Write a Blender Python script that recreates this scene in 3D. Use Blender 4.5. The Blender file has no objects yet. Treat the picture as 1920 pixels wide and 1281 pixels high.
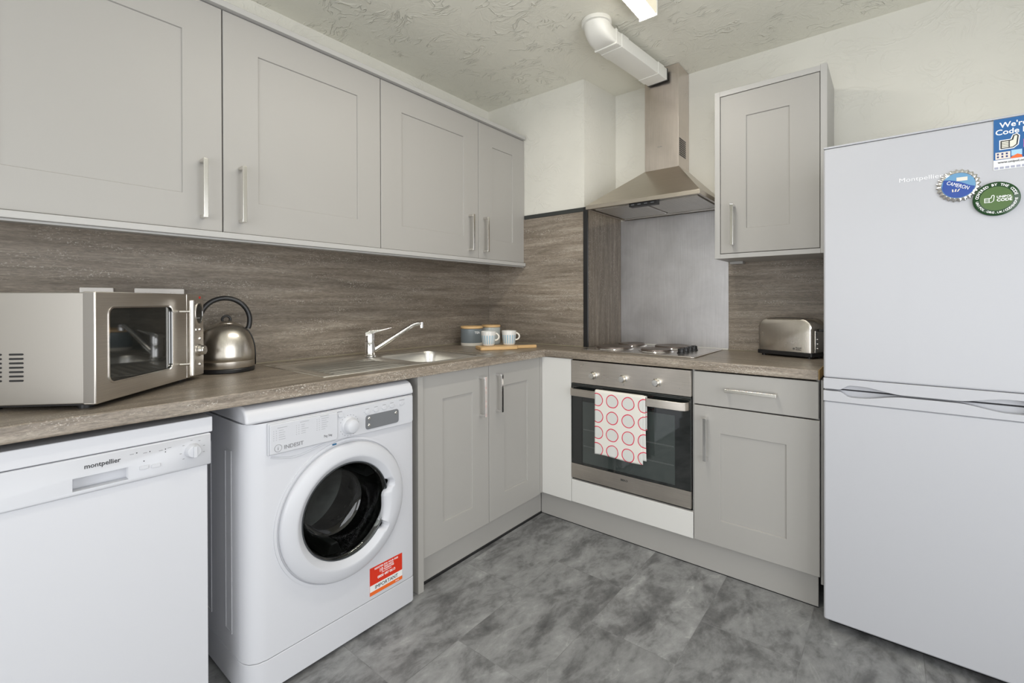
import bpy, bmesh, math, random
from mathutils import Vector, Matrix
random.seed(7)
C = bpy.context.scene.collection
S = bpy.context.scene
PI = math.pi

# ------------------------------------------------------------------ camera
cam_d = bpy.data.cameras.new('camera'); cam = bpy.data.objects.new('camera', cam_d); C.objects.link(cam)
S.camera = cam
f_px, yaw, pit, rol = 874.44, .6793, -.0034, .0028
Rv = Vector((math.cos(yaw), math.sin(yaw), 0)); F0 = Vector((-math.sin(yaw), math.cos(yaw), 0)); U0 = Vector((0, 0, 1))
Fv = F0*math.cos(pit)+U0*math.sin(pit); Uv = U0*math.cos(pit)-F0*math.sin(pit)
X = Rv*math.cos(rol)-Uv*math.sin(rol); Y = Uv*math.cos(rol)+Rv*math.sin(rol); Z = -Fv
M = Matrix((X, Y, Z)).transposed().to_4x4(); M.translation = Vector((2.0322, -2.277, 1.1441))
cam.matrix_world = M
cam_d.sensor_width = 36; cam_d.lens = f_px/1920*36
cam_d.shift_y = -(640.5-568.82)/1920
cam_d.clip_start = .02

# ------------------------------------------------------------------ world, light, exposure
W = bpy.data.worlds.new('world'); S.world = W; W.use_nodes = True
W.node_tree.nodes['Background'].inputs[0].default_value = (.80, .90, 1, 1)
W.node_tree.nodes['Background'].inputs[1].default_value = .8
S.view_settings.view_transform = 'Standard'; S.view_settings.look = 'None'
S.view_settings.exposure = 0.06; S.view_settings.gamma = 1; S.view_settings.use_curve_mapping = False
LAMP_EMIT = 47
def area(name, loc, rot, sx, sy, power, col):
    d = bpy.data.lights.new(name, 'AREA'); d.shape = 'RECTANGLE'; d.size = sx; d.size_y = sy; d.energy = power; d.color = col
    o = bpy.data.objects.new(name, d); C.objects.link(o); o.location = loc; o.rotation_euler = rot
    return o
# fill light outside an unseen window added behind the camera
area('window_fill_light', (2.15, -4.13, 1.15), (PI/2, 0, 0), 2.1, 1.55, 43, (.97, .98, 1))
# second fill light, outside an unseen opening added to the right-hand wall
area('side_fill_light', (3.38, -1.85, 1.05), (0, PI/2, 0), 1.9, 2.1, 41, (.99, .99, 1))

# ------------------------------------------------------------------ materials
MATS = {}
def nodes(name):
    m = bpy.data.materials.new(name); m.use_nodes = True
    nt = m.node_tree; b = nt.nodes['Principled BSDF']
    return m, nt, b
def N(nt, typ, **kw):
    n = nt.nodes.new(typ)
    for k, v in kw.items(): setattr(n, k, v)
    return n
def plain(name, col, rough=.5, metal=0., spec=.5, coat=0., bump=0., bscale=200., trans=0.):
    if name in MATS: return MATS[name]
    m, nt, b = nodes(name)
    b.inputs['Base Color'].default_value = (*col, 1); b.inputs['Roughness'].default_value = rough
    b.inputs['Metallic'].default_value = metal; b.inputs['Specular IOR Level'].default_value = spec
    b.inputs['Coat Weight'].default_value = coat; b.inputs['Transmission Weight'].default_value = trans
    if bump:
        tc = N(nt, 'ShaderNodeTexCoord'); no = N(nt, 'ShaderNodeTexNoise'); no.inputs['Scale'].default_value = bscale
        bp = N(nt, 'ShaderNodeBump'); bp.inputs['Strength'].default_value = bump; bp.inputs['Distance'].default_value = .002
        nt.links.new(tc.outputs['Object'], no.inputs['Vector']); nt.links.new(no.outputs['Fac'], bp.inputs['Height'])
        nt.links.new(bp.outputs[0], b.inputs['Normal'])
    MATS[name] = m; return m
def ramp(nt, pts):
    r = N(nt, 'ShaderNodeValToRGB'); e = r.color_ramp.elements
    while len(e) > 1: e.remove(e[-1])
    e[0].position = pts[0][0]; e[0].color = (*pts[0][1], 1)
    for p, c in pts[1:]:
        q = e.new(p); q.color = (*c, 1)
    return r
def mapped(nt, scale, rot=(0, 0, 0), loc=(0, 0, 0)):
    tc = N(nt, 'ShaderNodeTexCoord'); mp = N(nt, 'ShaderNodeMapping')
    mp.inputs['Scale'].default_value = scale; mp.inputs['Rotation'].default_value = rot; mp.inputs['Location'].default_value = loc
    nt.links.new(tc.outputs['Object'], mp.inputs['Vector']); return mp
def noise(nt, vec, scale, detail=4, rough=.55, dist=0.):
    n = N(nt, 'ShaderNodeTexNoise'); n.inputs['Scale'].default_value = scale; n.inputs['Detail'].default_value = detail
    n.inputs['Roughness'].default_value = rough; n.inputs['Distortion'].default_value = dist
    nt.links.new(vec, n.inputs['Vector']); return n
def mixc(nt, fac, a, b, typ='MIX'):
    m = N(nt, 'ShaderNodeMix', data_type='RGBA', blend_type=typ)
    for s, v in ((0, fac), (6, a), (7, b)):
        if isinstance(v, (int, float)): m.inputs[s].default_value = v
        elif isinstance(v, tuple): m.inputs[s].default_value = (*v, 1)
        else: nt.links.new(v, m.inputs[s])
    return m.outputs[2]
def math_(nt, op, a, b=0., c=None):
    m = N(nt, 'ShaderNodeMath', operation=op)
    for i, v in enumerate((a, b, c)):
        if v is None: continue
        if isinstance(v, (int, float)): m.inputs[i].default_value = v
        else: nt.links.new(v, m.inputs[i])
    return m.outputs[0]

def laminate(name, axis, rough=.42, lift=1.0, specks=1.0, grain=0., chip=240):
    """grey-brown travertine-look laminate streaked along one axis"""
    m, nt, b = nodes(name)
    s = [1., 1., 1.]; 
    lo = {'x': 0, 'y': 1, 'z': 2}[axis]
    sc = [46, 46, 46]; sc[lo] = 3.0
    mp = mapped(nt, tuple(sc)); n1 = noise(nt, mp.outputs[0], 1.0, 9, .72, .5)
    sc2 = [9, 9, 9]; sc2[lo] = .9
    mp2 = mapped(nt, tuple(sc2)); n2 = noise(nt, mp2.outputs[0], .8, 4, .6, .8)
    sc3 = [260, 260, 260]; sc3[lo] = 40+grain*60
    mp3 = mapped(nt, tuple(sc3)); n3 = noise(nt, mp3.outputs[0], 1, 4, .7, .4)
    k = lift
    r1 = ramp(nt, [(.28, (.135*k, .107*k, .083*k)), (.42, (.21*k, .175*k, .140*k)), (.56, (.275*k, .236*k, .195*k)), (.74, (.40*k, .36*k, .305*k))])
    nt.links.new(n1.outputs['Fac'], r1.inputs[0])
    r2 = ramp(nt, [(.3, (.60, .585, .56)), (.7, (1.24, 1.23, 1.20))]); nt.links.new(n2.outputs['Fac'], r2.inputs[0])
    c = mixc(nt, 1., r1.outputs[0], r2.outputs[0], 'MULTIPLY')
    r3 = ramp(nt, [(.33, (.72-grain*.18,)*3), (.64, (1.18+grain*.1,)*3)]); nt.links.new(n3.outputs['Fac'], r3.inputs[0])
    c = mixc(nt, 1., c, r3.outputs[0], 'MULTIPLY')
    # pale pitted specks
    sc4 = [chip, chip, chip]; sc4[lo] = chip*.5
    mp4 = mapped(nt, tuple(sc4)); n4 = noise(nt, mp4.outputs[0], 1.35, 1, .5, 0)
    sc5 = [30, 30, 30]; sc5[lo] = 4
    mp5 = mapped(nt, tuple(sc5)); n5 = noise(nt, mp5.outputs[0], 1, 2, .5, .3)
    r4 = ramp(nt, [(.61, (0, 0, 0)), (.68, (1, 1, 1))]); nt.links.new(n4.outputs['Fac'], r4.inputs[0])
    r5 = ramp(nt, [(.47, (0, 0, 0)), (.62, (1, 1, 1))]); nt.links.new(n5.outputs['Fac'], r5.inputs[0])
    f = math_(nt, 'MULTIPLY', math_(nt, 'MULTIPLY', r4.outputs[0], r5.outputs[0]), .75*specks)
    c = mixc(nt, f, c, (.62, .58, .52))
    nt.links.new(c, b.inputs['Base Color']); b.inputs['Roughness'].default_value = rough
    bp = N(nt, 'ShaderNodeBump'); bp.inputs['Strength'].default_value = .25; bp.inputs['Distance'].default_value = .0006
    nt.links.new(n3.outputs['Fac'], bp.inputs['Height']); nt.links.new(bp.outputs[0], b.inputs['Normal'])
    return m

def artex(name, col, scale, strength, mottled=.06):
    """brush-stroked textured paint"""
    m, nt, b = nodes(name)
    mp = mapped(nt, (1, 1, 1))
    # domain warp so strokes swirl
    w = noise(nt, mp.outputs[0], 3.2, 2, .5); 
    sub = N(nt, 'ShaderNodeVectorMath', operation='SUBTRACT'); nt.links.new(w.outputs['Color'], sub.inputs[0]); sub.inputs[1].default_value = (.5, .5, .5)
    scl = N(nt, 'ShaderNodeVectorMath', operation='SCALE'); nt.links.new(sub.outputs[0], scl.inputs[0]); scl.inputs['Scale'].default_value = .55
    add = N(nt, 'ShaderNodeVectorMath', operation='ADD'); nt.links.new(mp.outputs[0], add.inputs[0]); nt.links.new(scl.outputs[0], add.inputs[1])
    st = N(nt, 'ShaderNodeMapping'); st.inputs['Scale'].default_value = (1, 3.4, 2.2); nt.links.new(add.outputs[0], st.inputs[0])
    n1 = noise(nt, st.outputs[0], scale, 3, .55, 1.2)
    # ridged
    rd = math_(nt, 'ABSOLUTE', math_(nt, 'SUBTRACT', n1.outputs['Fac'], .5))
    rg = ramp(nt, [(0, (1, 1, 1)), (.045, (.25, .25, .25)), (.14, (0, 0, 0))]); nt.links.new(rd, rg.inputs[0])
    pm = noise(nt, mp.outputs[0], 6, 2, .5); pr = ramp(nt, [(.42, (.04, .04, .04)), (.6, (1, 1, 1))]); nt.links.new(pm.outputs['Fac'], pr.inputs[0])
    h = math_(nt, 'MULTIPLY', rg.outputs[0], pr.outputs[0])
    n2 = noise(nt, mp.outputs[0], 28, 4, .6)
    h = math_(nt, 'ADD', h, math_(nt, 'MULTIPLY', n2.outputs['Fac'], .55))
    bp = N(nt, 'ShaderNodeBump'); bp.inputs['Strength'].default_value = strength; bp.inputs['Distance'].default_value = .004
    nt.links.new(h, bp.inputs['Height']); nt.links.new(bp.outputs[0], b.inputs['Normal'])
    n3 = noise(nt, mp.outputs[0], 2.5, 3, .5)
    r = ramp(nt, [(.3, tuple(c*(1-mottled) for c in col)), (.7, tuple(min(1, c*(1+mottled*.4)) for c in col))]); nt.links.new(n3.outputs['Fac'], r.inputs[0])
    nt.links.new(r.outputs[0], b.inputs['Base Color']); b.inputs['Roughness'].default_value = .55
    return m

def brush_ceiling(name, col):
    """thick paint dragged about with a brush: patches of combed strokes in many directions"""
    m, nt, b = nodes(name); mp = mapped(nt, (1, 1, 1))
    w = noise(nt, mp.outputs[0], 5, 3, .55)
    sub = N(nt, 'ShaderNodeVectorMath', operation='SUBTRACT'); nt.links.new(w.outputs['Color'], sub.inputs[0]); sub.inputs[1].default_value = (.5, .5, .5)
    scl = N(nt, 'ShaderNodeVectorMath', operation='SCALE'); nt.links.new(sub.outputs[0], scl.inputs[0]); scl.inputs['Scale'].default_value = .22
    add = N(nt, 'ShaderNodeVectorMath', operation='ADD'); nt.links.new(mp.outputs[0], add.inputs[0]); nt.links.new(scl.outputs[0], add.inputs[1])
    hs = []
    for sc_, off in ((6.5, 0), (5.2, 3.7)):
        vo = N(nt, 'ShaderNodeTexVoronoi'); vo.inputs['Scale'].default_value = sc_
        ad2 = N(nt, 'ShaderNodeVectorMath', operation='ADD'); nt.links.new(add.outputs[0], ad2.inputs[0]); ad2.inputs[1].default_value = (off, off*.6, 0); nt.links.new(ad2.outputs[0], vo.inputs['Vector'])
        sepc = N(nt, 'ShaderNodeSeparateColor'); nt.links.new(vo.outputs['Color'], sepc.inputs[0])
        rot = N(nt, 'ShaderNodeVectorRotate', rotation_type='Z_AXIS'); nt.links.new(add.outputs[0], rot.inputs['Vector']); nt.links.new(math_(nt, 'MULTIPLY', sepc.outputs[0], 2.6), rot.inputs['Angle'])
        st = N(nt, 'ShaderNodeMapping'); st.inputs['Scale'].default_value = (9, 85, 1); nt.links.new(rot.outputs[0], st.inputs[0])
        n_ = noise(nt, st.outputs[0], 1, 3, .6, .3)
        msk = N(nt, 'ShaderNodeMapRange'); msk.inputs[1].default_value = .25; msk.inputs[2].default_value = .8; nt.links.new(sepc.outputs[1], msk.inputs[0])
        hs.append((math_(nt, 'MULTIPLY', n_.outputs['Fac'], msk.outputs[0]), n_, sepc))
    h = math_(nt, 'MULTIPLY', math_(nt, 'ADD', hs[0][0], hs[1][0]), .5)
    # a few sharp ridges left by the brush
    st = N(nt, 'ShaderNodeMapping'); st.inputs['Scale'].default_value = (8, 26, 1); nt.links.new(add.outputs[0], st.inputs[0])
    n2 = noise(nt, st.outputs[0], 1, 2, .5, .8); rd = math_(nt, 'ABSOLUTE', math_(nt, 'SUBTRACT', n2.outputs['Fac'], .5))
    rg = ramp(nt, [(0, (1, 1, 1)), (.022, (.25, .25, .25)), (.055, (0, 0, 0))]); nt.links.new(rd, rg.inputs[0])
    pm = noise(nt, mp.outputs[0], 9, 2, .5); pr = ramp(nt, [(.50, (0, 0, 0)), (.60, (1, 1, 1))]); nt.links.new(pm.outputs['Fac'], pr.inputs[0])
    h = math_(nt, 'ADD', h, math_(nt, 'MULTIPLY', math_(nt, 'MULTIPLY', rg.outputs[0], pr.outputs[0]), .7))
    bp = N(nt, 'ShaderNodeBump'); bp.inputs['Strength'].default_value = .9; bp.inputs['Distance'].default_value = .005
    nt.links.new(h, bp.inputs['Height']); nt.links.new(bp.outputs[0], b.inputs['Normal'])
    b.inputs['Base Color'].default_value = (*col, 1); b.inputs['Roughness'].default_value = .42
    return m

def brushed(name, col, axis='z', rough=.3, stain=.0):
    m, nt, b = nodes(name)
    sc = [500, 500, 500]; sc[{'x': 0, 'y': 1, 'z': 2}[axis]] = 6
    mp = mapped(nt, tuple(sc)); n = noise(nt, mp.outputs[0], 1, 3, .6)
    mp2 = mapped(nt, (1, 1, 1)); n2 = noise(nt, mp2.outputs[0], 7, 4, .6, .5)
    r = ramp(nt, [(.3, tuple(c*.90 for c in col)), (.7, tuple(min(1, c*1.06) for c in col))]); nt.links.new(n.outputs['Fac'], r.inputs[0])
    c = r.outputs[0]
    r2 = ramp(nt, [(.3, (1-stain,)*3), (.7, (1, 1, 1))]); nt.links.new(n2.outputs['Fac'], r2.inputs[0])
    c = mixc(nt, 1., c, r2.outputs[0], 'MULTIPLY')
    nt.links.new(c, b.inputs['Base Color']); b.inputs['Metallic'].default_value = 1
    rr = math_(nt, 'ADD', rough-.08, math_(nt, 'MULTIPLY', n2.outputs['Fac'], .16)); nt.links.new(rr, b.inputs['Roughness'])
    bp = N(nt, 'ShaderNodeBump'); bp.inputs['Strength'].default_value = .12; bp.inputs['Distance'].default_value = .0003
    nt.links.new(n.outputs['Fac'], bp.inputs['Height']); nt.links.new(bp.outputs[0], b.inputs['Normal'])
    return m

def floor_mat():
    m, nt, b = nodes('grey_stone_vinyl')
    tc = N(nt, 'ShaderNodeTexCoord'); mp = N(nt, 'ShaderNodeMapping')
    mp.inputs['Rotation'].default_value = (0, 0, -PI/2); mp.inputs['Location'].default_value = (-.05, .29, 0)
    nt.links.new(tc.outputs['Object'], mp.inputs[0])
    br = N(nt, 'ShaderNodeTexBrick'); br.offset = .42; br.squash = 1
    br.inputs['Scale'].default_value = 1; br.inputs['Brick Width'].default_value = .61; br.inputs['Row Height'].default_value = .305
    br.inputs['Mortar Size'].default_value = .0009; br.inputs['Mortar Smooth'].default_value = .2
    br.inputs['Color1'].default_value = (0, 0, 0, 1); br.inputs['Color2'].default_value = (1, 1, 1, 1); br.inputs['Mortar'].default_value = (.5, .5, .5, 1)
    nt.links.new(mp.outputs[0], br.inputs['Vector'])
    # brick tone is random per tile: shift the clouds with it
    sc = N(nt, 'ShaderNodeVectorMath', operation='SCALE'); nt.links.new(br.outputs['Color'], sc.inputs[0]); sc.inputs['Scale'].default_value = 9.
    ad = N(nt, 'ShaderNodeVectorMath', operation='ADD'); nt.links.new(mp.outputs[0], ad.inputs[0]); nt.links.new(sc.outputs[0], ad.inputs[1])
    st = N(nt, 'ShaderNodeMapping'); st.inputs['Scale'].default_value = (1, 1.7, 1); st.inputs['Rotation'].default_value = (0, 0, .5); nt.links.new(ad.outputs[0], st.inputs[0])
    n1 = noise(nt, st.outputs[0], 4.6, 12, .68, .4)
    n2 = noise(nt, st.outputs[0], 16, 6, .65, .3)
    n3 = noise(nt, st.outputs[0], 2.8, 3, .5, 1.5)
    v = math_(nt, 'ADD', math_(nt, 'MULTIPLY', n1.outputs['Fac'], .72), math_(nt, 'MULTIPLY', n2.outputs['Fac'], .28))
    r = ramp(nt, [(.34, (.075, .076, .077)), (.44, (.15, .15, .15)), (.51, (.235, .237, .236)), (.59, (.30, .302, .30)), (.70, (.42, .423, .42))])
    nt.links.new(v, r.inputs[0])
    # thin pale veins
    rd = math_(nt, 'ABSOLUTE', math_(nt, 'SUBTRACT', n3.outputs['Fac'], .5))
    vr = ramp(nt, [(0, (1, 1, 1)), (.010, (0, 0, 0))]); nt.links.new(rd, vr.inputs[0])
    vm = ramp(nt, [(.50, (0, 0, 0)), (.66, (1, 1, 1))]); nt.links.new(n1.outputs['Fac'], vm.inputs[0])
    f = math_(nt, 'MULTIPLY', math_(nt, 'MULTIPLY', vr.outputs[0], vm.outputs[0]), .32)
    c = mixc(nt, f, r.outputs[0], (.62, .62, .60))
    tone = ramp(nt, [(0, (.80, .80, .80)), (1, (1.04, 1.04, 1.04))]); nt.links.new(br.outputs['Color'], tone.inputs[0])
    c = mixc(nt, 1., c, tone.outputs[0], 'MULTIPLY')
    c = mixc(nt, math_(nt, 'MULTIPLY', br.outputs['Fac'], .25), c, (.07, .07, .07))
    nt.links.new(c, b.inputs['Base Color']); b.inputs['Roughness'].default_value = .5
    bp = N(nt, 'ShaderNodeBump'); bp.inputs['Strength'].default_value = .15; bp.inputs['Distance'].default_value = .001
    nt.links.new(n2.outputs['Fac'], bp.inputs['Height']); nt.links.new(bp.outputs[0], b.inputs['Normal'])
    return m

M_PAINT = plain('cabinet_paint', (.375, .362, .340), .45, bump=.03, bscale=300)
M_PAINTB = plain('cabinet_paint_edge', (.44, .432, .415), .4)
M_PANEL = plain('pale_panel', (.68, .67, .64), .45)
M_WHITE = plain('white_enamel', (.60, .605, .635), .42, coat=.05)
M_FRIDGE = plain('fridge_enamel', (.465, .47, .495), .42, coat=.05)
M_WPLAS = plain('white_plastic', (.575, .582, .612), .38)
M_WALL = artex('wall_artex', (.73, .715, .65), 4.5, .38)
M_CEIL = brush_ceiling('ceiling_brushed_paint', (.80, .785, .695))
M_FLOOR = floor_mat()
M_LAMY = laminate('laminate_left_run', 'y', .34, 1.12, 1.3, .35, 300)
M_LAMX = laminate('laminate_back_run', 'x', .34, 1.12, 1.3, .35, 260)
M_SPY = laminate('splash_laminate_left', 'y', .5, .95, .6)
M_SPX = laminate('splash_laminate_back', 'x', .5, 1.1, .8)
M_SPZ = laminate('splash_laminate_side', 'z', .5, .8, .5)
M_BLACK = plain('black_plastic', (.012, .012, .013), .35)
M_DGREY = plain('dark_grey_trim', (.035, .038, .036), .4)
M_STEEL = brushed('brushed_steel', (.66, .61, .55), 'x', .30, .10)
M_STEELV = brushed('brushed_steel_vertical', (.72, .65, .60), 'z', .30, .12)
M_STEELP = brushed('stained_steel_sheet', (.60, .59, .60), 'z', .42, .18)
M_SINK = brushed('sink_steel', (.86, .84, .79), 'y', .34, .04)
M_HOBS = brushed('hob_steel', (.74, .70, .66), 'x', .22, .05)
M_CHROME = plain('chrome', (.82, .81, .80), .10, 1.)
M_NICKEL = plain('satin_nickel', (.72, .70, .66), .22, 1.)
M_PLATE = plain('cast_hotplate', (.17, .14, .12), .36, .6)
M_GLASSB = plain('black_glass', (.010, .012, .012), .04, spec=.8, coat=.5)
M_GREYP = plain('printed_grey', (.22, .22, .23), .5)
M_DISP = plain('display_grey', (.16, .165, .175), .3)
M_WOOD = plain('pale_wood', (.72, .47, .22), .5, bump=.1)
M_CHIP = plain('bare_chipboard', (.55, .36, .14), .8, bump=.3)
M_CERB = plain('blue_grey_ceramic', (.19, .22, .235), .25)
M_CERG = plain('pale_grey_ceramic', (.52, .55, .53), .25)
M_CERW = plain('cream_ceramic', (.78, .74, .66), .25)
M_PVC = plain('white_pvc', (.80, .79, .74), .35)
M_SOCK = plain('socket_plastic', (.78, .74, .70), .35)
M_SEAL = plain('sealant', (.30, .265, .185), .5)
M_TXTB = plain('black_print', (.02, .02, .022), .5)
M_TXTW = plain('white_print', (.9, .9, .9), .5)

# ------------------------------------------------------------------ geometry helpers
def box(bm, x0, x1, y0, y1, z0, z1):
    vs = [bm.verts.new((x, y, z)) for x in (x0, x1) for y in (y0, y1) for z in (z0, z1)]
    for q in ((0, 1, 3, 2), (4, 6, 7, 5), (0, 4, 5, 1), (2, 3, 7, 6), (0, 2, 6, 4), (1, 5, 7, 3)):
        bm.faces.new([vs[i] for i in q])
    return vs
def prism(bm, pts, z0, z1, plane='xy'):
    """extrude polygon; plane xy -> along z, xz -> along y, yz -> along x"""
    def P(a, b, c):
        return (a, b, c) if plane == 'xy' else ((a, c, b) if plane == 'xz' else (c, a, b))
    lo = [bm.verts.new(P(a, b, z0)) for a, b in pts]; hi = [bm.verts.new(P(a, b, z1)) for a, b in pts]
    n = len(pts)
    bm.faces.new(lo[::-1]); bm.faces.new(hi)
    for i in range(n): bm.faces.new((lo[i], lo[(i+1) % n], hi[(i+1) % n], hi[i]))
def frame_of(d):
    d = Vector(d).normalized(); u = d.orthogonal().normalized(); return u, d.cross(u)
def cyl(bm, a, b, r, seg=32, r2=None, caps=True):
    a, b = Vector(a), Vector(b); r2 = r if r2 is None else r2; u, v = frame_of(b-a)
    A = [bm.verts.new(a+(u*math.cos(t)+v*math.sin(t))*r) for t in [2*PI*i/seg for i in range(seg)]]
    B = [bm.verts.new(b+(u*math.cos(t)+v*math.sin(t))*r2) for t in [2*PI*i/seg for i in range(seg)]]
    for i in range(seg): bm.faces.new((A[i], A[(i+1) % seg], B[(i+1) % seg], B[i]))
    if caps: bm.faces.new(A[::-1]); bm.faces.new(B)
def lathe(bm, prof, c=(0, 0, 0), axis='z', seg=48, fn=None):
    """prof: list of (r, h).  axis z: up;  axis -y: h goes towards -y"""
    rows = []
    for r, h in prof:
        row = []
        if r < 1e-6: row = [None]
        for i in range(seg if r >= 1e-6 else 1):
            t = 2*PI*i/seg; rr = fn(r, h, t) if fn else r
            if axis == 'z': p = (c[0]+rr*math.cos(t), c[1]+rr*math.sin(t), c[2]+h)
            else: p = (c[0]+rr*math.cos(t), c[1]-h, c[2]+rr*math.sin(t))
            if r < 1e-6: row = [bm.verts.new((c[0], c[1], c[2]+h) if axis == 'z' else (c[0], c[1]-h, c[2]))]
            else: row.append(bm.verts.new(p))
        rows.append(row)
    for a, b in zip(rows, rows[1:]):
        for i in range(seg):
            j = (i+1) % seg
            if len(a) == 1 and len(b) == 1: continue
            if len(a) == 1: bm.faces.new((a[0], b[j], b[i]))
            elif len(b) == 1: bm.faces.new((a[i], a[j], b[0]))
            else: bm.faces.new((a[i], a[j], b[j], b[i]))
def tube(bm, pts, r, seg=12, closed=False, flat=None):
    pts = [Vector(p) for p in pts]; n = len(pts); rows = []; up = None
    for i, p in enumerate(pts):
        a = pts[(i-1) % n] if (closed or i > 0) else p; b = pts[(i+1) % n] if (closed or i < n-1) else p
        d = (b-a).normalized()
        if up is None: u = d.orthogonal().normalized()
        else:
            u = (up-d*up.dot(d)).normalized()
        up = u; v = d.cross(u); rr = r[i] if isinstance(r, (list, tuple)) else r
        rows.append([bm.verts.new(p+(u*math.cos(t)+v*math.sin(t))*rr) for t in [2*PI*k/seg for k in range(seg)]])
    rng = range(n) if closed else range(n-1)
    for i in rng:
        a, b = rows[i], rows[(i+1) % n]
        for k in range(seg): bm.faces.new((a[k], a[(k+1) % seg], b[(k+1) % seg], b[k]))
    if not closed: bm.faces.new(rows[0][::-1]); bm.faces.new(rows[-1])
def rrect(x0, x1, z0, z1, r, n=6):
    out = []
    for cx, cz, a in ((x1-r, z0+r, -PI/2), (x1-r, z1-r, 0), (x0+r, z1-r, PI/2), (x0+r, z0+r, PI)):
        for k in range(n+1):
            t = a+PI/2*k/n; out.append((cx+r*math.cos(t), cz+r*math.sin(t)))
    return out
def obj(name, bm, mat, parent=None, bevel=0., seg=2, smooth=None, recalc=True):
    if recalc: bmesh.ops.recalc_face_normals(bm, faces=bm.faces[:])
    me = bpy.data.meshes.new(name); bm.to_mesh(me); bm.free(); me.materials.append(mat)
    o = bpy.data.objects.new(name, me); C.objects.link(o)
    if parent: o.parent = parent
    if smooth is None: smooth = 35 if True else 0
    me.polygons.foreach_set('use_smooth', [True]*len(me.polygons))
    me.set_sharp_from_angle(angle=math.radians(smooth))
    if bevel:
        b = o.modifiers.new('bevel', 'BEVEL'); b.width = bevel; b.segments = seg; b.limit_method = 'ANGLE'; b.angle_limit = math.radians(40)
        b.harden_normals = True
    return o
def bb(name, mat, parent, x0, x1, y0, y1, z0, z1, bevel=.0015, seg=2):
    bm = bmesh.new(); box(bm, x0, x1, y0, y1, z0, z1); return obj(name, bm, mat, parent, bevel, seg)
def tag(o, label, cat, group=None):
    o['label'] = label; o['category'] = cat
    if group: o['group'] = group
    return o
def thing(name, label, cat, loc=(0, 0, 0), rz=0., group=None):
    o = bpy.data.objects.new(name, None); C.objects.link(o); o.location = loc; o.rotation_euler = (0, 0, rz); o.empty_display_size = .05
    return tag(o, label, cat, group)
def struct(o): o['kind'] = 'structure'; return o
def cut(o, cutter_bm):
    me = bpy.data.meshes.new('cut'); bmesh.ops.recalc_face_normals(cutter_bm, faces=cutter_bm.faces[:]); cutter_bm.to_mesh(me); cutter_bm.free()
    c = bpy.data.objects.new('cut', me); C.objects.link(c)
    if o.parent:
        c.parent = o.parent
    m = o.modifiers.new('b', 'BOOLEAN'); m.object = c; m.operation = 'DIFFERENCE'; m.solver = 'EXACT'
    bpy.context.view_layer.update()
    dg = bpy.context.evaluated_depsgraph_get()
    nm = bpy.data.meshes.new_from_object(o.evaluated_get(dg)); old = o.data
    o.modifiers.clear(); o.data = nm; nm.name = old.name
    nm.polygons.foreach_set('use_smooth', [True]*len(nm.polygons)); nm.set_sharp_from_angle(angle=math.radians(35))
    bpy.data.objects.remove(c); bpy.data.meshes.remove(me)
def text_mesh(s, size, bold=0., align='LEFT', xs=1., depth=.0006):
    cu = bpy.data.curves.new('t', 'FONT'); cu.body = s; cu.size = size; cu.align_x = align; cu.resolution_u = 3; cu.offset = 0 if 'M' in s else bold; cu.extrude = depth/2
    t = bpy.data.objects.new('t', cu); C.objects.link(t); bpy.context.view_layer.update()
    me = bpy.data.meshes.new_from_object(t.evaluated_get(bpy.context.evaluated_depsgraph_get()))
    bpy.data.objects.remove(t); bpy.data.curves.remove(cu)
    vs = [(v.co.x*xs, v.co.y, v.co.z) for v in me.vertices]; fs = [tuple(p.vertices) for p in me.polygons]; bpy.data.meshes.remove(me)
    return vs, fs
def add_text(bm, s, size, pos, bold=0., align='LEFT', rot=0., xs=1., depth=.0006):
    """text on a plane facing -y"""
    vs, fs = text_mesh(s, size, bold, align, xs, depth); c, sn = math.cos(rot), math.sin(rot)
    V = [bm.verts.new((pos[0]+x*c-y*sn, pos[1]-z-depth/2, pos[2]+x*sn+y*c)) for x, y, z in vs]
    for f in fs:
        try: bm.faces.new([V[i] for i in f])
        except ValueError: pass
def lettering(name, parent, mat, items):
    bm = bmesh.new()
    for it in items: add_text(bm, *it[:3], **(it[3] if len(it) > 3 else {}))
    bmesh.ops.dissolve_degenerate(bm, dist=1e-7, edges=bm.edges[:])
    o = obj(name, bm, mat, parent, recalc=False); o.data.polygons.foreach_set('use_smooth', [False]*len(o.data.polygons)); return o

# ------------------------------------------------------------------ the room shell
H = 2.383; XR = 3.25; YS = -4.0
def sbox(name, mat, *a): return struct(bb(name, mat, None, *a, bevel=0))
sbox('floor', M_FLOOR, -.1, XR+.1, YS-.1, .413, -.08, 0)
sbox('ceiling', M_CEIL, -.1, XR+.1, YS-.1, .413, H, H+.08)
sbox('wall_left', M_WALL, -.1, 0, YS-.1, .413, 0, H)
bm = bmesh.new()
for a in ((YS-.1, -2.9, 0, H), (-.8, .413, 0, H), (-2.9, -.8, 0, .2), (-2.9, -.8, 2.1, H)): box(bm, XR, XR+.1, a[0], a[1], a[2], a[3])
struct(obj('wall_right', bm, M_WALL))
bm = bmesh.new()
for a in ((-2.9, -2.84, .2, 2.1), (-.86, -.8, .2, 2.1), (-2.84, -.86, .2, .26), (-2.84, -.86, 2.04, 2.1), (-1.88, -1.82, .26, 2.04)): box(bm, XR+.02, XR+.07, a[0], a[1], a[2], a[3])
struct(obj('added_window_2', bm, M_WPLAS, bevel=.003))  # unseen frame added around the opening for the side fill light
sbox('wall_back', M_WALL, .749, XR, .313, .413, 0, H)
bm = bmesh.new(); prism(bm, [(0, 0), (.713, 0), (.749, .313), (.749, .413), (0, .413)], 0, H)
struct(obj('wall_chimney', bm, M_WALL))
bm = bmesh.new()
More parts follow.
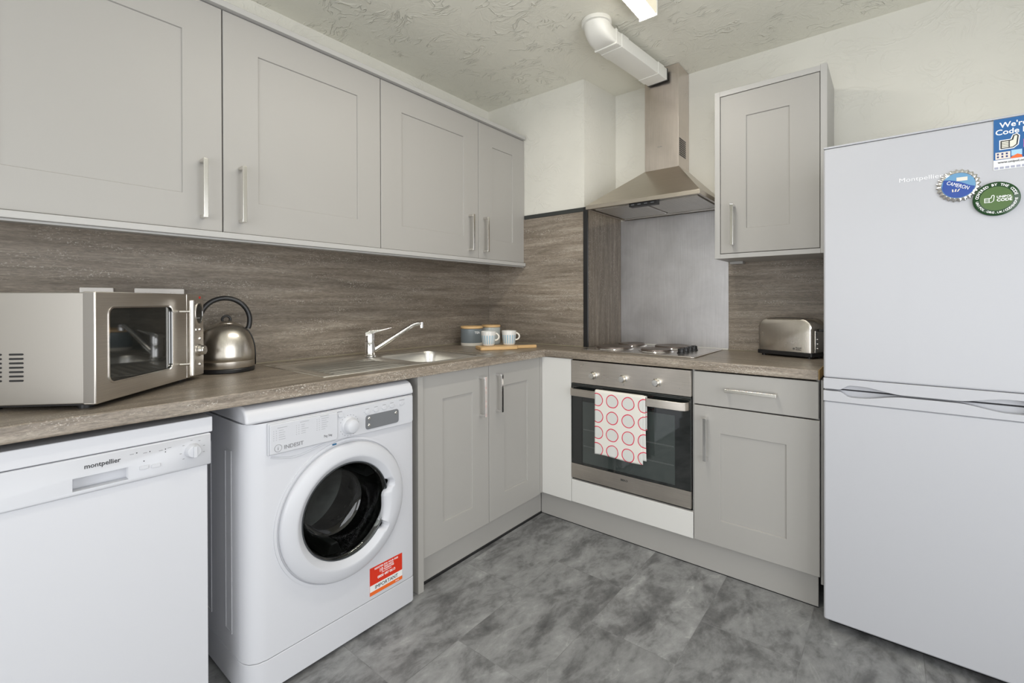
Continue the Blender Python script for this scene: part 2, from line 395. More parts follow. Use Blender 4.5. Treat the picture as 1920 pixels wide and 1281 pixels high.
for a in ((0, 1.05, 0, H), (3.24, XR, 0, H), (1.05, 3.24, 0, .35), (1.05, 3.24, 2.0, H)): box(bm, a[0], a[1], YS-.1, YS, a[2], a[3])
struct(obj('wall_front', bm, M_WALL))
bm = bmesh.new()
for a in ((1.05, 1.11, .35, 2.0), (3.18, 3.24, .35, 2.0), (1.11, 3.18, .35, .41), (1.11, 3.18, 1.94, 2.0), (2.12, 2.17, .41, 1.94)): box(bm, a[0], a[1], YS-.07, YS-.02, a[2], a[3])
struct(obj('added_window_1', bm, M_WPLAS, bevel=.003))  # unseen window frame added for the fill light behind the camera

# splash panels, edge trims and sealant
tag(bb('splash_panel', M_SPY, None, 0.0005, .008, -3.2, -.0005, .892, 1.395, 0), 'long grey-brown laminate splash panel on the left wall behind sink and microwave', 'splashback')
tag(bb('splash_panel', M_SPX, None, .0085, .712, -.008, -.0005, .892, 1.645, 0), 'grey-brown laminate splash panel on the chimney breast above canisters', 'splashback')
bm = bmesh.new(); prism(bm, [(.7150, .0005), (.7385, .0005), (.7835, .304), (.7835, .3125), (.7505, .3125)], .892, 1.66)
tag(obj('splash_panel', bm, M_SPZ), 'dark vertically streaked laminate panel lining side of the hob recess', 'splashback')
tag(bb('splash_panel', M_SPX, None, 1.3885, 2.0, .303, .3125, .892, 1.36, 0), 'grey-brown laminate splash panel behind the toaster', 'splashback')
tag(bb('steel_splashback', M_STEELP, None, .7845, 1.3875, .3065, .3125, .897, 1.6225, .0008), 'stained stainless steel sheet on wall behind the hob', 'splashback')
struct(bb('trim_1', M_DGREY, None, .30, .7125, -.011, -.0002, 1.6455, 1.668, .001))
struct(bb('trim_2', M_BLACK, None, .7125, .7385, -.012, .0002, .892, 1.668, .001))
struct(bb('trim_3', M_SEAL, None, .0085, .71, -.0125, -.0085, .8915, .8950, 0))
struct(bb('trim_4', M_SEAL, None, .0085, .0125, -3.0, -.013, .8915, .8950, 0))
struct(bb('trim_5', M_SEAL, None, 1.389, 1.835, .2985, .3025, .8915, .8950, 0))
struct(bb('trim_6', M_PVC, None, .786, 1.3875, .2985, .3035, .8915, .899, .001))

# ------------------------------------------------------------------ cabinets
def shaker(name, parent, x0, x1, z0, z1, yf, t=.019, fr=.113, mat=None):
    """shaker door whose face is at y=yf, facing -y; sunken centre panel"""
    bm = bmesh.new(); mat = mat or M_PAINT
    a, b, c, d = x0+fr, x1-fr, z0+fr, z1-fr; dp = .0055; s = .0022
    def ring(u0, u1, w0, w1, y): return [bm.verts.new((u, y, w)) for u, w in ((u0, w0), (u1, w0), (u1, w1), (u0, w1))]
    e = .0018
    back = ring(x0, x1, z0, z1, yf+t); side = ring(x0, x1, z0, z1, yf+e); o1 = ring(x0+e*.4, x1-e*.4, z0+e*.4, z1-e*.4, yf+e*.4); o2 = ring(x0+e, x1-e, z0+e, z1-e, yf)
    i0 = ring(a, b, c, d, yf); i1 = ring(a+s*.35, b-s*.35, c+s*.35, d-s*.35, yf+s*.3); i2 = ring(a+s, b-s, c+s, d-s, yf+dp)
    bm.faces.new(back[::-1])
    rs = [back, side, o1, o2, i0, i1, i2]
    for p, q in zip(rs, rs[1:]):
        for i in range(4): bm.faces.new((p[i], p[(i+1) % 4], q[(i+1) % 4], q[i]))
    bm.faces.new(i2)
    return obj(name, bm, mat, parent, smooth=20)
def handle(parent, x, z0, z1, yf, horiz=False, mat=None, w=.0135, so=.032):
    """flat bow handle on two square feet; vertical unless horiz"""
    bm = bmesh.new(); h = w/2; yo = yf-so
    def B(a0, a1, y0, y1, c0, c1):
        if horiz: box(bm, c0, c1, y0, y1, a0, a1)
        else: box(bm, a0, a1, y0, y1, c0, c1)
    B(x-h, x+h, yo-.0065, yo, z0, z1)
    B(x-h, x+h, yo, yf, z0, z0+.011); B(x-h, x+h, yo, yf, z1-.011, z1)
    return obj('handle', bm, mat or M_NICKEL, parent, .0014, 2)
def carcass(parent, x0, x1, y0, y1, z0, z1, top=True, name='carcass', fr=.018):
    bm = bmesh.new()
    box(bm, x0, x0+fr, y0, y1, z0, z1); box(bm, x1-fr, x1, y0, y1, z0, z1); box(bm, x0+fr, x1-fr, y0, y1, z0, z0+fr)
    if top: box(bm, x0+fr, x1-fr, y0, y1, z1-fr, z1)
    box(bm, x0+fr, x1-fr, y1-.008, y1, z0+fr, z1-(fr if top else 0))
    return obj(name, bm, M_PAINTB, parent)

RL = PI/2     # left-run frame: local x -> world y, local -y -> world x
XU = .2937
def wall_unit(y0, y1, label, doors, hand):
    t = thing('wall_cabinet', label, 'cabinet', (0, y0, 1.380), RL)
    w = y1-y0; carcass(t, .0005, w-.0005, -(XU-.0205), -.0015, 0.002, .744)
    x = .0
    for (a, b), hx in zip(doors, hand):
        d = shaker('door', t, a-y0+.0017, b-y0-.0017, .001, .7465, -XU, fr=.112)
        handle(d, hx-y0, .037, .228, -XU)
    return t
wall_unit(-2.292, -1.667, 'grey shaker wall cabinet above the microwave, furthest from chimney breast', [(-2.292, -1.667)], [-1.7285])
wall_unit(-1.667, -1.0407, 'grey shaker wall cabinet above the kettle, handle on left side', [(-1.667, -1.0407)], [-1.6125])
wall_unit(-1.0407, -.001, 'two-door grey shaker wall cabinet above the tap, against the chimney breast', [(-1.0407, -.411), (-.411, -.001)], [-.4845, -.3705])
t = tag(bb('pelmet', M_PAINTB, None, .296, .3115, -2.9, -.0125, 1.3590, 1.3785, .002), 'pale light rail running under the left wall cabinets', 'pelmet')
bb('under_rail', M_PAINTB, t, .272, .2955, -2.9, -.0125, 1.3530, 1.3765, .001)
tag(bb('cornice', M_PAINTB, None, .02, .313, -2.9, -.0125, 2.1285, 2.149, .002), 'pale flat cornice strip along top of the left wall cabinets', 'cornice')

# right-hand wall cabinet
t = thing('wall_cabinet', 'single grey shaker wall cabinet between cooker hood and fridge', 'cabinet', (1.4015, .3115, 1.3405))
bm = bmesh.new(); w, d, h = .4365, .3015, .771; f = .0235
box(bm, 0, f, -d, 0, 0, h); box(bm, w-f, w, -d, 0, 0, h+.004); box(bm, f, w-f, -d, 0, 0, .0205); box(bm, f, w-f, -d, 0, h-.0235, h); box(bm, f, w-f, -.01, 0, .0205, h-.0235)
obj('carcass', bm, M_PAINTB, t, .0008, 1)
dd = shaker('door', t, f+.002, w-f-.002, .0228, h-.0258, -d+.001, fr=.108)
handle(dd, .081, .056, .241, -d+.001, mat=M_CHROME)
bb('mounting_block', M_PAINTB, t, .015, .075, -.10, -.055, -.013, -.0002, .001)

# left base unit under the sink
t = thing('base_cabinet', 'double-door grey shaker sink cabinet with two upright handles', 'cabinet', (0, -1.0662, 0), RL)
carcass(t, .0005, .80, -.575, -.012, .121, .853, top=False)
d1 = shaker('door', t, .0015, .3962, .122, .8515, -.5956, fr=.108); handle(d1, .335, .628, .809, -.5956, mat=M_CHROME)
d2 = shaker('door', t, .3992, .7995, .122, .8515, -.5956, fr=.108); handle(d2, .4506, .628, .808, -.5956, mat=M_CHROME)
tag(bb('end_panel', M_PAINT, None, .012, .604, -1.0945, -1.0672, 0.0, .8525, .001), 'slim cream end panel between washing machine and sink cabinet', 'panel')
# plinths
p = tag(bb('plinth', M_PAINT, None, .549, .566, -1.066, -.215, .009, .1165, .001), 'plinth board under the double-door sink cabinet', 'plinth')
bb('sealing_strip', M_BLACK, p, .55, .5715, -1.066, -.215, 0, .009, 0)
p = tag(bb('plinth', M_PAINT, None, .5665, 1.829, -.2125, -.195, .003, .126, .001), 'long plinth board under the oven and drawer cabinet', 'plinth')
bb('sealing_strip', M_BLACK, p, .572, 1.829, -.2125, -.197, 0, .003, 0)
tag(bb('corner_panel', M_PANEL, None, .597, .7765, -.2478, -.2285, .1285, .8525, .002), 'upright pale corner filler panel left of the oven', 'panel')
tag(bb('filler_panel', M_PANEL, None, .7785, 1.3835, -.2478, -.2285, .130, .243, .0025), 'horizontal pale filler panel below the oven', 'panel')
bb('corner_return', M_PAINT, bpy.data.objects['corner_panel'], .5775, .5965, -.2655, -.229, .1285, .8525, .001)
# base cabinet with drawer
t = thing('base_cabinet', 'grey base cabinet with drawer beside the fridge', 'cabinet', (1.385, .30, 0))
carcass(t, -.0092, .449, -.526, -.005, .131, .853, top=False, fr=.0096)
bb('end_panel', M_PAINT, t, .4535, .4615, -.532, -.01, .10, .8525, .001)
dr = bb('drawer', M_PAINT, t, .0015, .4485, -.5478, -.5285, .7095, .8475, .0022)
handle(dr, .7835, .1325, .317, -.5478, horiz=True)
dd = shaker('door', t, .0015, .4515, .1315, .7045, -.5478, fr=.106); handle(dd, .0555, .482, .661, -.5478, mat=M_CHROME)

# ------------------------------------------------------------------ worktops
ZT = .8911; ZB = .8535
def worktop_mesh(pts): 
    bm = bmesh.new(); prism(bm, pts, ZB, ZT); return bm
w1 = obj('worktop', worktop_mesh([(.0085, -3.2), (.6212, -3.2), (.6212, -.254), (.6212, -.0085), (.0085, -.0085)]), M_LAMY)
tag(w1, 'long grey-brown laminate worktop along the left wall holding the sink', 'worktop')
bm = bmesh.new(); prism(bm, rrect(.118, .530, -1.432, -.625, .04), ZB-.02, ZT+.02); cut(w1, bm)
b = w1.modifiers.new('bevel', 'BEVEL'); b.width = .004; b.segments = 3; b.limit_method = 'ANGLE'
bm = bmesh.new(); prism(bm, [(.6218, -.254), (1.8335, -.254), (1.8335, .302), (.785, .302), (.7395, -.0005), (.7395, -.0125), (.6218, -.0125)], ZB, ZT)
w2 = obj('worktop', bm, M_LAMX, bevel=.003)
tag(w2, 'grey-brown laminate worktop of the back run holding hob and toaster', 'worktop')
bm = bmesh.new(); prism(bm, rrect(.80, 1.335, -.145, .275, .01), ZB-.02, ZT+.02); m_ = w2.modifiers; m_.clear(); cut(w2, bm)
b = w2.modifiers.new('bevel', 'BEVEL'); b.width = .003; b.segments = 3; b.limit_method = 'ANGLE'
bb('bare_edge', M_CHIP, w2, 1.8337, 1.8352, -.2515, .30, ZB+.001, ZT-.001, 0)['label'] = 'bare orange chipboard end'

# ------------------------------------------------------------------ sink (heightfield pressed from one sheet)
t = thing('sink', 'stainless steel sink with ribbed drainer let into the left worktop', 'sink', (.3235, -1.0275, ZT))
def ss(a, b, x):
    x = max(0, min(1, (x-a)/(b-a))); return x*x*(3-2*x)
def rsdf(x, y, cx, cy, hx, hy, r):
    qx, qy = abs(x-cx)-hx+r, abs(y-cy)-hy+r
    return math.hypot(max(qx, 0), max(qy, 0))+min(max(qx, qy), 0)-r
def sink_h(x, y):
    z = .0022
    z -= .0035*ss(0, -.012, rsdf(x, y, 0, 0, .223, .424, .02))
    dd = rsdf(x, y, .012, .215, .178, .175, .055); z -= .150*ss(.004, -.030, dd)
    dr = rsdf(x, y, .012, -.195, .185, .190, .03)
    if dr < 0:
        z -= .006*ss(0, -.02, dr)
        if dr < -.02: z += .0062*ss(-.02, -.04, dr)*max(0, math.sin((x-.012)/.034*2*PI))**1.5
    return z
bm = bmesh.new(); nx, ny = 116, 216; g = []
for j in range(ny+1):
    row = []
    for i in range(nx+1):
        x = -.2295+.459*i/nx; y = -.4285+.857*j/ny; row.append(bm.verts.new((x, y, sink_h(x, y))))
    g.append(row)
for j in range(ny):
    for i in range(nx): bm.faces.new((g[j][i], g[j][i+1], g[j+1][i+1], g[j+1][i]))
edge = [g[0][i] for i in range(nx+1)]+[g[j][nx] for j in range(1, ny+1)]+[g[ny][i] for i in range(nx-1, -1, -1)]+[g[j][0] for j in range(ny-1, 0, -1)]
low = [bm.verts.new((v.co.x*1.004, v.co.y*1.002, .0001)) for v in edge]
for i in range(len(edge)):
    j = (i+1) % len(edge); bm.faces.new((edge[i], edge[j], low[j], low[i]))
obj('basin', bm, M_SINK, t, smooth=60, recalc=False)
bm = bmesh.new(); lathe(bm, [(0, .003), (.020, .003), (.03, .006), (.038, .0045), (.040, 0)], (.012, .215, -.1495)); obj('waste', bm, M_CHROME, t)

# tap
t = thing('kitchen_tap', 'chrome mixer tap with long raised spout on the sink', 'tap', (.16, -1.008, ZT+.001))
bm = bmesh.new(); lathe(bm, [(.027, 0), (.027, .004), (.0235, .008), (.0235, .062), (.0215, .066), (.0215, .070), (.0235, .072), (.0235, .102), (.021, .110), (.012, .114), (0, .115)]); obj('tap_body', bm, M_CHROME, t)
bm = bmesh.new(); sp = Vector((.06, .245, 0)).normalized()
P0 = sp*.010+Vector((0, 0, .024)); P1 = sp*.205+Vector((0, 0, .133)); P2 = sp*.228+Vector((0, 0, .1425)); P3 = sp*.258+Vector((0, 0, .1445))
pts = [P0.lerp(P1, k/7) for k in range(8)]
for k in range(1, 9):
    q = k/8; pts.append((1-q)**2*P1+2*q*(1-q)*(P2+Vector((0, 0, .003)))+q*q*P3)
tube(bm, pts, [.0125]*4+[.0115]*4+[.0105]*(len(pts)-8), 16); obj('spout', bm, M_CHROME, t)
bm = bmesh.new(); e = sp*.262; cyl(bm, (e.x, e.y, .152), (e.x, e.y, .122), .0115, 20); obj('aerator', bm, M_CHROME, t, .002)
bm = bmesh.new(); lv = Vector((.42, .90, 0)).normalized(); sd = Vector((-lv.y, lv.x, 0))
rows = []
for s, wd, z, th in ((-.024, .020, .104, .016), (.0, .0225, .112, .020), (.028, .015, .117, .010), (.065, .011, .124, .006), (.098, .009, .132, .004)):
    c0 = lv*s; rows.append([bm.verts.new(c0+sd*q*wd+Vector((0, 0, z+p*th))) for q, p in ((-1, -.5), (1, -.5), (.8, .5), (-.8, .5))])
for a, b_ in zip(rows, rows[1:]):
    for i in range(4): bm.faces.new((a[i], a[(i+1) % 4], b_[(i+1) % 4], b_[i]))
bm.faces.new(rows[0][::-1]); bm.faces.new(rows[-1]); obj('lever', bm, M_CHROME, t, .002)

# ------------------------------------------------------------------ hob
t = thing('hob', 'electric steel hob with four solid hotplates in front of steel splashback', 'hob', (1.0775, .061, ZT))
bm = bmesh.new(); prism(bm, rrect(-.290, .290, -.234, .232, .018), .0003, .0055); obj('hob_top', bm, M_HOBS, t, .002)
bm = bmesh.new(); prism(bm, rrect(-.279, .279, -.223, .221, .015), .0055, .0062); obj('hob_well', bm, M_HOBS, t, .0005)
for x, y, r in ((-.172, -.085, .090), (-.172, .130, .0725), (.055, -.085, .0725), (.060, .130, .090)):
    bm = bmesh.new(); lathe(bm, [(r+.012, .0062), (r+.010, .009), (r+.003, .0105), (r+.001, .0105)], (x, y, 0)); rg = obj('spill_ring', bm, M_CHROME, t)
    bm = bmesh.new(); lathe(bm, [(r, .008), (r, .0165), (r-.003, .0185), (r-.012, .0185), (r-.013, .0178), (.026, .0178), (.024, .0170), (0, .0170)], (x, y, 0)); obj('hotplate', bm, M_PLATE, t)
for k in range(4):
    y = -.115+k*.062; x = .190
    bm = bmesh.new(); lathe(bm, [(.020, .0062), (.020, .0085), (.0165, .011), (.0155, .026), (.0145, .028), (0, .028)], (x, y, 0), seg=24); box(bm, x-.0035, x+.0035, y-.019, y+.019, .012, .030)
    obj('knob', bm, M_BLACK, t, .001)

# ------------------------------------------------------------------ oven
t = thing('built_in_oven', 'built-in steel oven with black glass door under the hob', 'oven', (.779, .28, .2525))
bb('oven_body', M_DGREY, t, .02, .575, -.505, -.01, .01, .590)
cp = bb('control_panel', M_STEEL, t, .0005, .5955, -.5278, -.506, .4815, .5945, .001)
bb('top_rail', M_STEEL, cp, .0005, .5955, -.5284, -.5279, .572, .5945, .0002)
for x in (.129, .286, .4475):
    bm = bmesh.new(); lathe(bm, [(.0195, 0), (.0195, .004), (.0155, .006), (.015, .026), (.0135, .029), (0, .0295)], (x, -.5278, .529), 'y', 32); obj('knob', bm, M_NICKEL, t)
lettering('dial_pointer', cp, M_GREYP, [('I', .012, (.2855, -.5279, .4960))])
lettering('lamp_dot', cp, M_GREYP, [('.', .02, (.545, -.5279, .512))])
bb('door_seal', M_BLACK, t, .004, .592, -.515, -.506, .0, .4800, 0)
dr = bb('door', M_GLASSB, t, .0005, .5955, -.5278, -.5155, .0755, .472, .0015)
bb('lower_rail', M_STEEL, dr, .0005, .5955, -.5282, -.5155, .001, .0745, .001)
M_WIN = plain('oven_window_glass', (.045, .055, .052), .05, spec=.8, coat=.6)
bb('oven_window', M_WIN, dr, .066, .527, -.5282, -.5277, .088, .392, .0001)
bm = bmesh.new()
for z in (.17, .252):
    for q in range(3): box(bm, .07, .523, -.52846, -.52822, z+q*.0022, z+q*.0022+.0006)
obj('rack_line', bm, plain('rack_grey', (.16, .17, .165), .3), dr)
bb('top_glass_edge', M_DGREY, dr, .0005, .5955, -.5278, -.5155, .473, .4785, .0005)
bm = bmesh.new(); hz0, hz1 = .4245, .4600
outer = [(.008, -.5285), (.008, -.545), (.016, -.562), (.03, -.571), (.565, -.571), (.583, -.562), (.591, -.545), (.591, -.5285)]
inner = [(.583, -.5285), (.583, -.544), (.577, -.555), (.562, -.562), (.033, -.562), (.022, -.555), (.016, -.544), (.016, -.5285)]
n = 8
O = [[bm.verts.new((x, y, z)) for x, y in outer] for z in (hz0, hz1)]; I = [[bm.verts.new((x, y, z)) for x, y in inner[::-1]] for z in (hz0, hz1)]
for i in range(n-1):
    bm.faces.new((O[0][i], O[0][i+1], O[1][i+1], O[1][i])); bm.faces.new((I[0][i], I[1][i], I[1][i+1], I[0][i+1]))
    for k in (0, 1): bm.faces.new((O[k][i], O[k][i+1], I[k][i+1], I[k][i]))
bm.faces.new((O[0][0], O[1][0], I[1][0], I[0][0])); bm.faces.new((O[0][-1], O[1][-1], I[1][-1], I[0][-1]))
obj('handle', bm, M_STEEL, dr, .002)
lettering('badge', dr, M_TXTB, [('BEKO', .0125, (.270, -.5283, .047), dict(bold=0.00018, xs=1.15))])

# tea towel over the oven handle
def towel_mat():
    m, nt, b = nodes('ring_print_cotton')
    tc = N(nt, 'ShaderNodeTexCoord'); sp_ = N(nt, 'ShaderNodeSeparateXYZ'); 
    wn = noise(nt, tc.outputs['Object'], 14, 2, .5)
    su = N(nt, 'ShaderNodeVectorMath', operation='SUBTRACT'); nt.links.new(wn.outputs['Color'], su.inputs[0]); su.inputs[1].default_value = (.5, .5, .5)
    sc = N(nt, 'ShaderNodeVectorMath', operation='SCALE'); nt.links.new(su.outputs[0], sc.inputs[0]); sc.inputs['Scale'].default_value = .010
    ad = N(nt, 'ShaderNodeVectorMath', operation='ADD'); nt.links.new(tc.outputs['Object'], ad.inputs[0]); nt.links.new(sc.outputs[0], ad.inputs[1])
    nt.links.new(ad.outputs[0], sp_.inputs[0]); s = .0785
    def cell(o, off):
        v = math_(nt, 'DIVIDE', math_(nt, 'ADD', o, off), s); v = math_(nt, 'FRACT', math_(nt, 'ADD', v, 20.)); return math_(nt, 'MULTIPLY', math_(nt, 'SUBTRACT', v, .5), s)
    u = cell(sp_.outputs[0], -.0125+s/2); v = cell(sp_.outputs[2], .0385+s/2)
    d = math_(nt, 'SQRT', math_(nt, 'ADD', math_(nt, 'MULTIPLY', u, u), math_(nt, 'MULTIPLY', v, v)))
    ring = math_(nt, 'LESS_THAN', math_(nt, 'ABSOLUTE', math_(nt, 'SUBTRACT', d, .0292)), .0021)
    ins = math_(nt, 'LESS_THAN', d, .0292)
    c = mixc(nt, ins, (.78, .75, .69), (.66, .66, .63)); c = mixc(nt, ring, c, (.68, .035, .085))
    nt.links.new(c, b.inputs['Base Color']); b.inputs['Roughness'].default_value = .9
    wv = noise(nt, tc.outputs['Object'], 700, 2); bp = N(nt, 'ShaderNodeBump'); bp.inputs['Strength'].default_value = .3; bp.inputs['Distance'].default_value = .0006
    nt.links.new(wv.outputs['Fac'], bp.inputs['Height']); nt.links.new(bp.outputs[0], b.inputs['Normal'])
    return m
M_TOWEL = towel_mat()
t = thing('tea_towel', 'cream tea towel with red rings hanging over the oven handle', 'towel', (.9415, -.291, .7165))
def cloth(name, x0, x1, zf, zb, dy, wav, ph, yb=.0):
    bm = bmesh.new(); nx = 40; path = []
    nz = 40
    for k in range(nz+1): path.append((-.0035-dy, zf+(-.004-zf)*k/nz, 1-k/nz))
    for a in range(1, 8):
        q = PI*a/8; path.append((.0045-(.008+dy)*math.cos(q), -.001+(.004+dy*.5)*math.sin(q), 0))
    for k in range(nz//2+1): path.append((.0125+dy*.3+yb, -.004+(zb+.004)*k/(nz//2), 0))
    rows = []
    for y, z, f in path:
        row = []
        for i in range(nx+1):
            x = x0+(x1-x0)*i/nx; w = wav*f*(math.sin(x*38+ph+z*5)+.5*math.sin(x*90+ph*2))
            row.append(bm.verts.new((x+f*f*.006*(i/nx-.2)*(1 if zf < -.25 else 0), y-abs(w) if y < 0 else y, z+.003*f*math.sin(x*25+ph) - (.012*f*(i/nx) if zf < -.3 else 0))))
        rows.append(row)
    for a, b_ in zip(rows, rows[1:]):
        for i in range(nx): bm.faces.new((a[i], a[i+1], b_[i+1], b_[i]))
    o = obj(name, bm, M_TOWEL, t, smooth=80); s = o.modifiers.new('solid', 'SOLIDIFY'); s.thickness = .0016; s.offset = 0
    return o
cloth('front_fold', 0, .236, -.300, -.16, .0050, .0012, .3, .001)
cloth('back_fold', .03, .2505, -.286, -.15, .0022, .0010, 1.7)

# ------------------------------------------------------------------ cooker hood
t = thing('cooker_hood', 'stainless steel chimney cooker hood above the hob', 'hood', (1.091, .3120, 1.6235))
hw, hd = .289, .452
bm = bmesh.new()
def rect(x0, x1, y0, y1, z): return [bm.verts.new(p) for p in ((x0, y0, z), (x1, y0, z), (x1, y1, z), (x0, y1, z))]
A = rect(-hw, hw, -hd, 0, 0); B = rect(-hw, hw, -hd, 0, .0195); D = rect(-.090, .096, -.163, 0, .222)
In = rect(-hw+.012, hw-.012, -hd+.012, -.012, 0); In2 = rect(-hw+.012, hw-.012, -hd+.012, -.012, .012)
for p, q in ((A, B), (B, D), (A, In), (In, In2)):
    for i in range(4): bm.faces.new((p[i], p[(i+1) % 4], q[(i+1) % 4], q[i]))
bm.faces.new(D); bm.faces.new(In2)
obj('canopy', bm, brushed('canopy_steel_dimmed', (.56, .51, .44), 'x', .30, .01), t, .0008, 1, smooth=20)  # same hood steel, tinted darker to stand in for dark reflections
bm = bmesh.new(); box(bm, -.088, .094, -.162, -.001, .2222, .757)
ch = obj('chimney', bm, M_STEELV, t, .001)
lettering('badge', ch, M_GREYP, [('Cooke', .009, (-.018, -.1622, .340))])
bm = bmesh.new()
for i in range(9):
    for j in range(5): box(bm, .0935, .0949, -.150+j*.020, -.150+j*.020+.016, .283+i*.0105, .283+i*.0105+.0072)
obj('vent_grille', bm, M_BLACK, ch)
bb('control_box', M_BLACK, t, -.055, .085, -.436, -.398, -.0150, .0115, .002)
bm = bmesh.new()
for k in range(4): box(bm, -.043+k*.033, -.043+k*.033+.016, -.4372, -.4362, -.0085, -.0045)
obj('switches', bm, M_DISP, t)
M_FIL = brushed('filter_mesh', (.78, .76, .72), 'y', .4, .1)
for x in (-.262, .008):
    f_ = bb('grease_filter', M_FIL, t, x, x+.255, -.395, -.06, .0015, .0115, .002)
bb('rear_glass_rail', M_CHROME, t, -.265, .265, -.055, -.040, -.003, .011, .002)

# ------------------------------------------------------------------ duct
t = thing('ventilation_duct', 'white rectangular plastic duct from hood to the ceiling elbow', 'duct', (1.081, .139, 2.2985), math.radians(-5.3))
bm = bmesh.new(); prism(bm, rrect(-.054, .054, 0, .058, .003, 2), -.50, -.009, 'xz'); obj('duct_channel', bm, M_PVC, t)
for y in (-.075, -.425):
    bm = bmesh.new(); prism(bm, rrect(-.0565, .0565, -.0025, .0605, .003, 2), y-.03, y+.03, 'xz'); obj('coupling', bm, M_PVC, t, .0015)
bm = bmesh.new(); prism(bm, rrect(-.0585, .0585, -.007, .0620, .004, 2), -.505, -.492, 'xz'); obj('elbow_lip', bm, M_PVC, t, .0015)
bm = bmesh.new(); prism(bm, rrect(-.056, .056, -.002, .060, .003, 2), -.0085, -.003, 'xz'); obj('end_collar', bm, M_DGREY, t)
bm = bmesh.new(); rows = []
for k in range(13):     # rectangular mouth lofted round into the ceiling spigot
    s = k/12; a = s*PI/2; row = []
    cy = -.503-.072*math.sin(a); cz = .029+.055*s*s; 
    dn = Vector((0, -math.cos(a), math.sin(a))); up = Vector((0, math.sin(a), math.cos(a)))
    for i in range(32):
        q = 2*PI*i/32; e_ = .25+.75*s
        cx_, cs = math.cos(q), math.sin(q)
        px = math.copysign(abs(cx_)**e_, cx_)*.0565; pz = math.copysign(abs(cs)**e_, cs)*(.0305+.026*s)
        row.append(bm.verts.new(Vector((px, cy, cz))+up*pz))
    rows.append(row)
for a, b_ in zip(rows, rows[1:]):
    for i in range(32): bm.faces.new((a[i], a[(i+1) % 32], b_[(i+1) % 32], b_[i]))
bm.faces.new(rows[0]); bm.faces.new(rows[-1])
obj('elbow', bm, M_PVC, t, smooth=50)
bm = bmesh.new(); lathe(bm, [(0, .066), (.066, .066), (.066, .084), (0, .084)], (0, -.575, 0)); obj('ceiling_collar', bm, M_PVC, t, .002)

# ------------------------------------------------------------------ ceiling light
t = thing('ceiling_light', 'long fluorescent batten light fixed to the ceiling', 'light', (1.262, -1.05, H-.001))
bb('batten', M_PVC, t, -.030, .030, -.618, .618, -.018, 0, .002)
def glow(name, col, k):
    m, nt, b = nodes(name); b.inputs['Base Color'].default_value = (.62, .58, .46, 1); b.inputs['Emission Color'].default_value = (*col, 1); b.inputs['Emission Strength'].default_value = k; return m
bm = bmesh.new(); prism(bm, [(-.038, -.019), (-.036, -.066), (-.030, -.070), (.030, -.070), (.036, -.066), (.038, -.019)], -.620, .620, 'xz')
obj('diffuser', bm, glow('diffuser_side', (1, .90, .68), .45), t, .001)
bb('lens', glow('lit_lens', (1, .95, .86), LAMP_EMIT), t, -.0295, .0295, -.615, .615, -.0735, -.0704, .001)
for s in (-1, 1): bb('end_cap', M_PVC, t, -.0395, .0395, min(s*.621, s*.629), max(s*.621, s*.629), -.0745, -.001, .003)

# ------------------------------------------------------------------ washing machine
t = thing('washing_machine', 'white washing machine with round glass door under the worktop', 'washing machine', (0, -1.7285, 0), RL)
Wm = .594; FR = -.628
bm = bmesh.new()
pr_ = [(0.0, -.06), (Wm, -.06), (Wm, FR+.014), (Wm-.004, FR+.004), (Wm-.014, FR)] + [(.055, FR), (.030, FR+.006), (.012, FR+.020), (.003, FR+.040), (0, FR+.06)]
prism(bm, pr_[::-1], .106, .7935)
body = obj('cabinet_shell', bm, M_WHITE, t)
DX, DZ = .309, .4555
bm = bmesh.new(); cyl(bm, (DX, FR-.05, DZ), (DX, FR+.36, DZ), .178, 64); cut(body, bm)
for x_, y0_, y1_ in ((0, -.53, -.44), ):
    pass
bm = bmesh.new()       # pressed ribs on the side panel
for yy in (-.50, -.34):
    for dy in (-.022, .022): box(bm, -.0022, .0, yy+dy-.003, yy+dy+.003, .17, .70)
    box(bm, -.0022, 0, yy-.025, yy+.025, .164, .17); box(bm, -.0022, 0, yy-.025, yy+.025, .70, .706)
obj('side_rib', bm, M_WHITE, t, .001)
bm = bmesh.new(); prism(bm, [(p_[0], p_[1]-.0015 if p_[1] < FR+.05 else p_[1]) for p_ in pr_[::-1]], .012, .1035); obj('kick_panel', bm, M_WHITE, t, .0015)
bm = bmesh.new()        # lid with a soft front and top
lp = [(FR-.001, .7955), (FR+.001, .810), (FR+.006, .824), (FR+.016, .836), (FR+.032, .8435), (FR+.055, .8465), (-.06, .8465), (-.06, .7955)]
prism(bm, lp, -.001, Wm+.001, 'yz'); obj('lid', bm, M_WHITE, t, .009, 4)
# control fascia
bm = bmesh.new()
prism(bm, [(.055, .6985), (.573, .6905), (.583, .697), (.583, .792), (.055, .7925)], FR-.009, FR+.001, 'xz'); cpn = obj('control_fascia', bm, M_WPLAS, t, .003)
bm = bmesh.new(); prism(bm, [(.058, .7005), (.268, .6985), (.272, .706), (.272, .788), (.058, .789)], FR-.0145, FR-.0085, 'xz'); dwr = obj('detergent_drawer', bm, M_WPLAS, t, .003)
yy = FR-.0148
lettering('drawer_logo', dwr, M_GREYP, [('INDESIT', .0165, (.098, yy, .7105), dict(bold=4.5e-05)), ])
lettering('logo_letter', dwr, M_GREYP, [('i', .016, (.0795, yy, .7115))])
bm = bmesh.new(); tube(bm, [(.0815+.0105*math.cos(q), yy, .717+.0105*math.sin(q)) for q in [2*PI*i/32 for i in range(32)]], .0006, 6, True); obj('logo_ring', bm, M_GREYP, dwr)
random.seed(3)
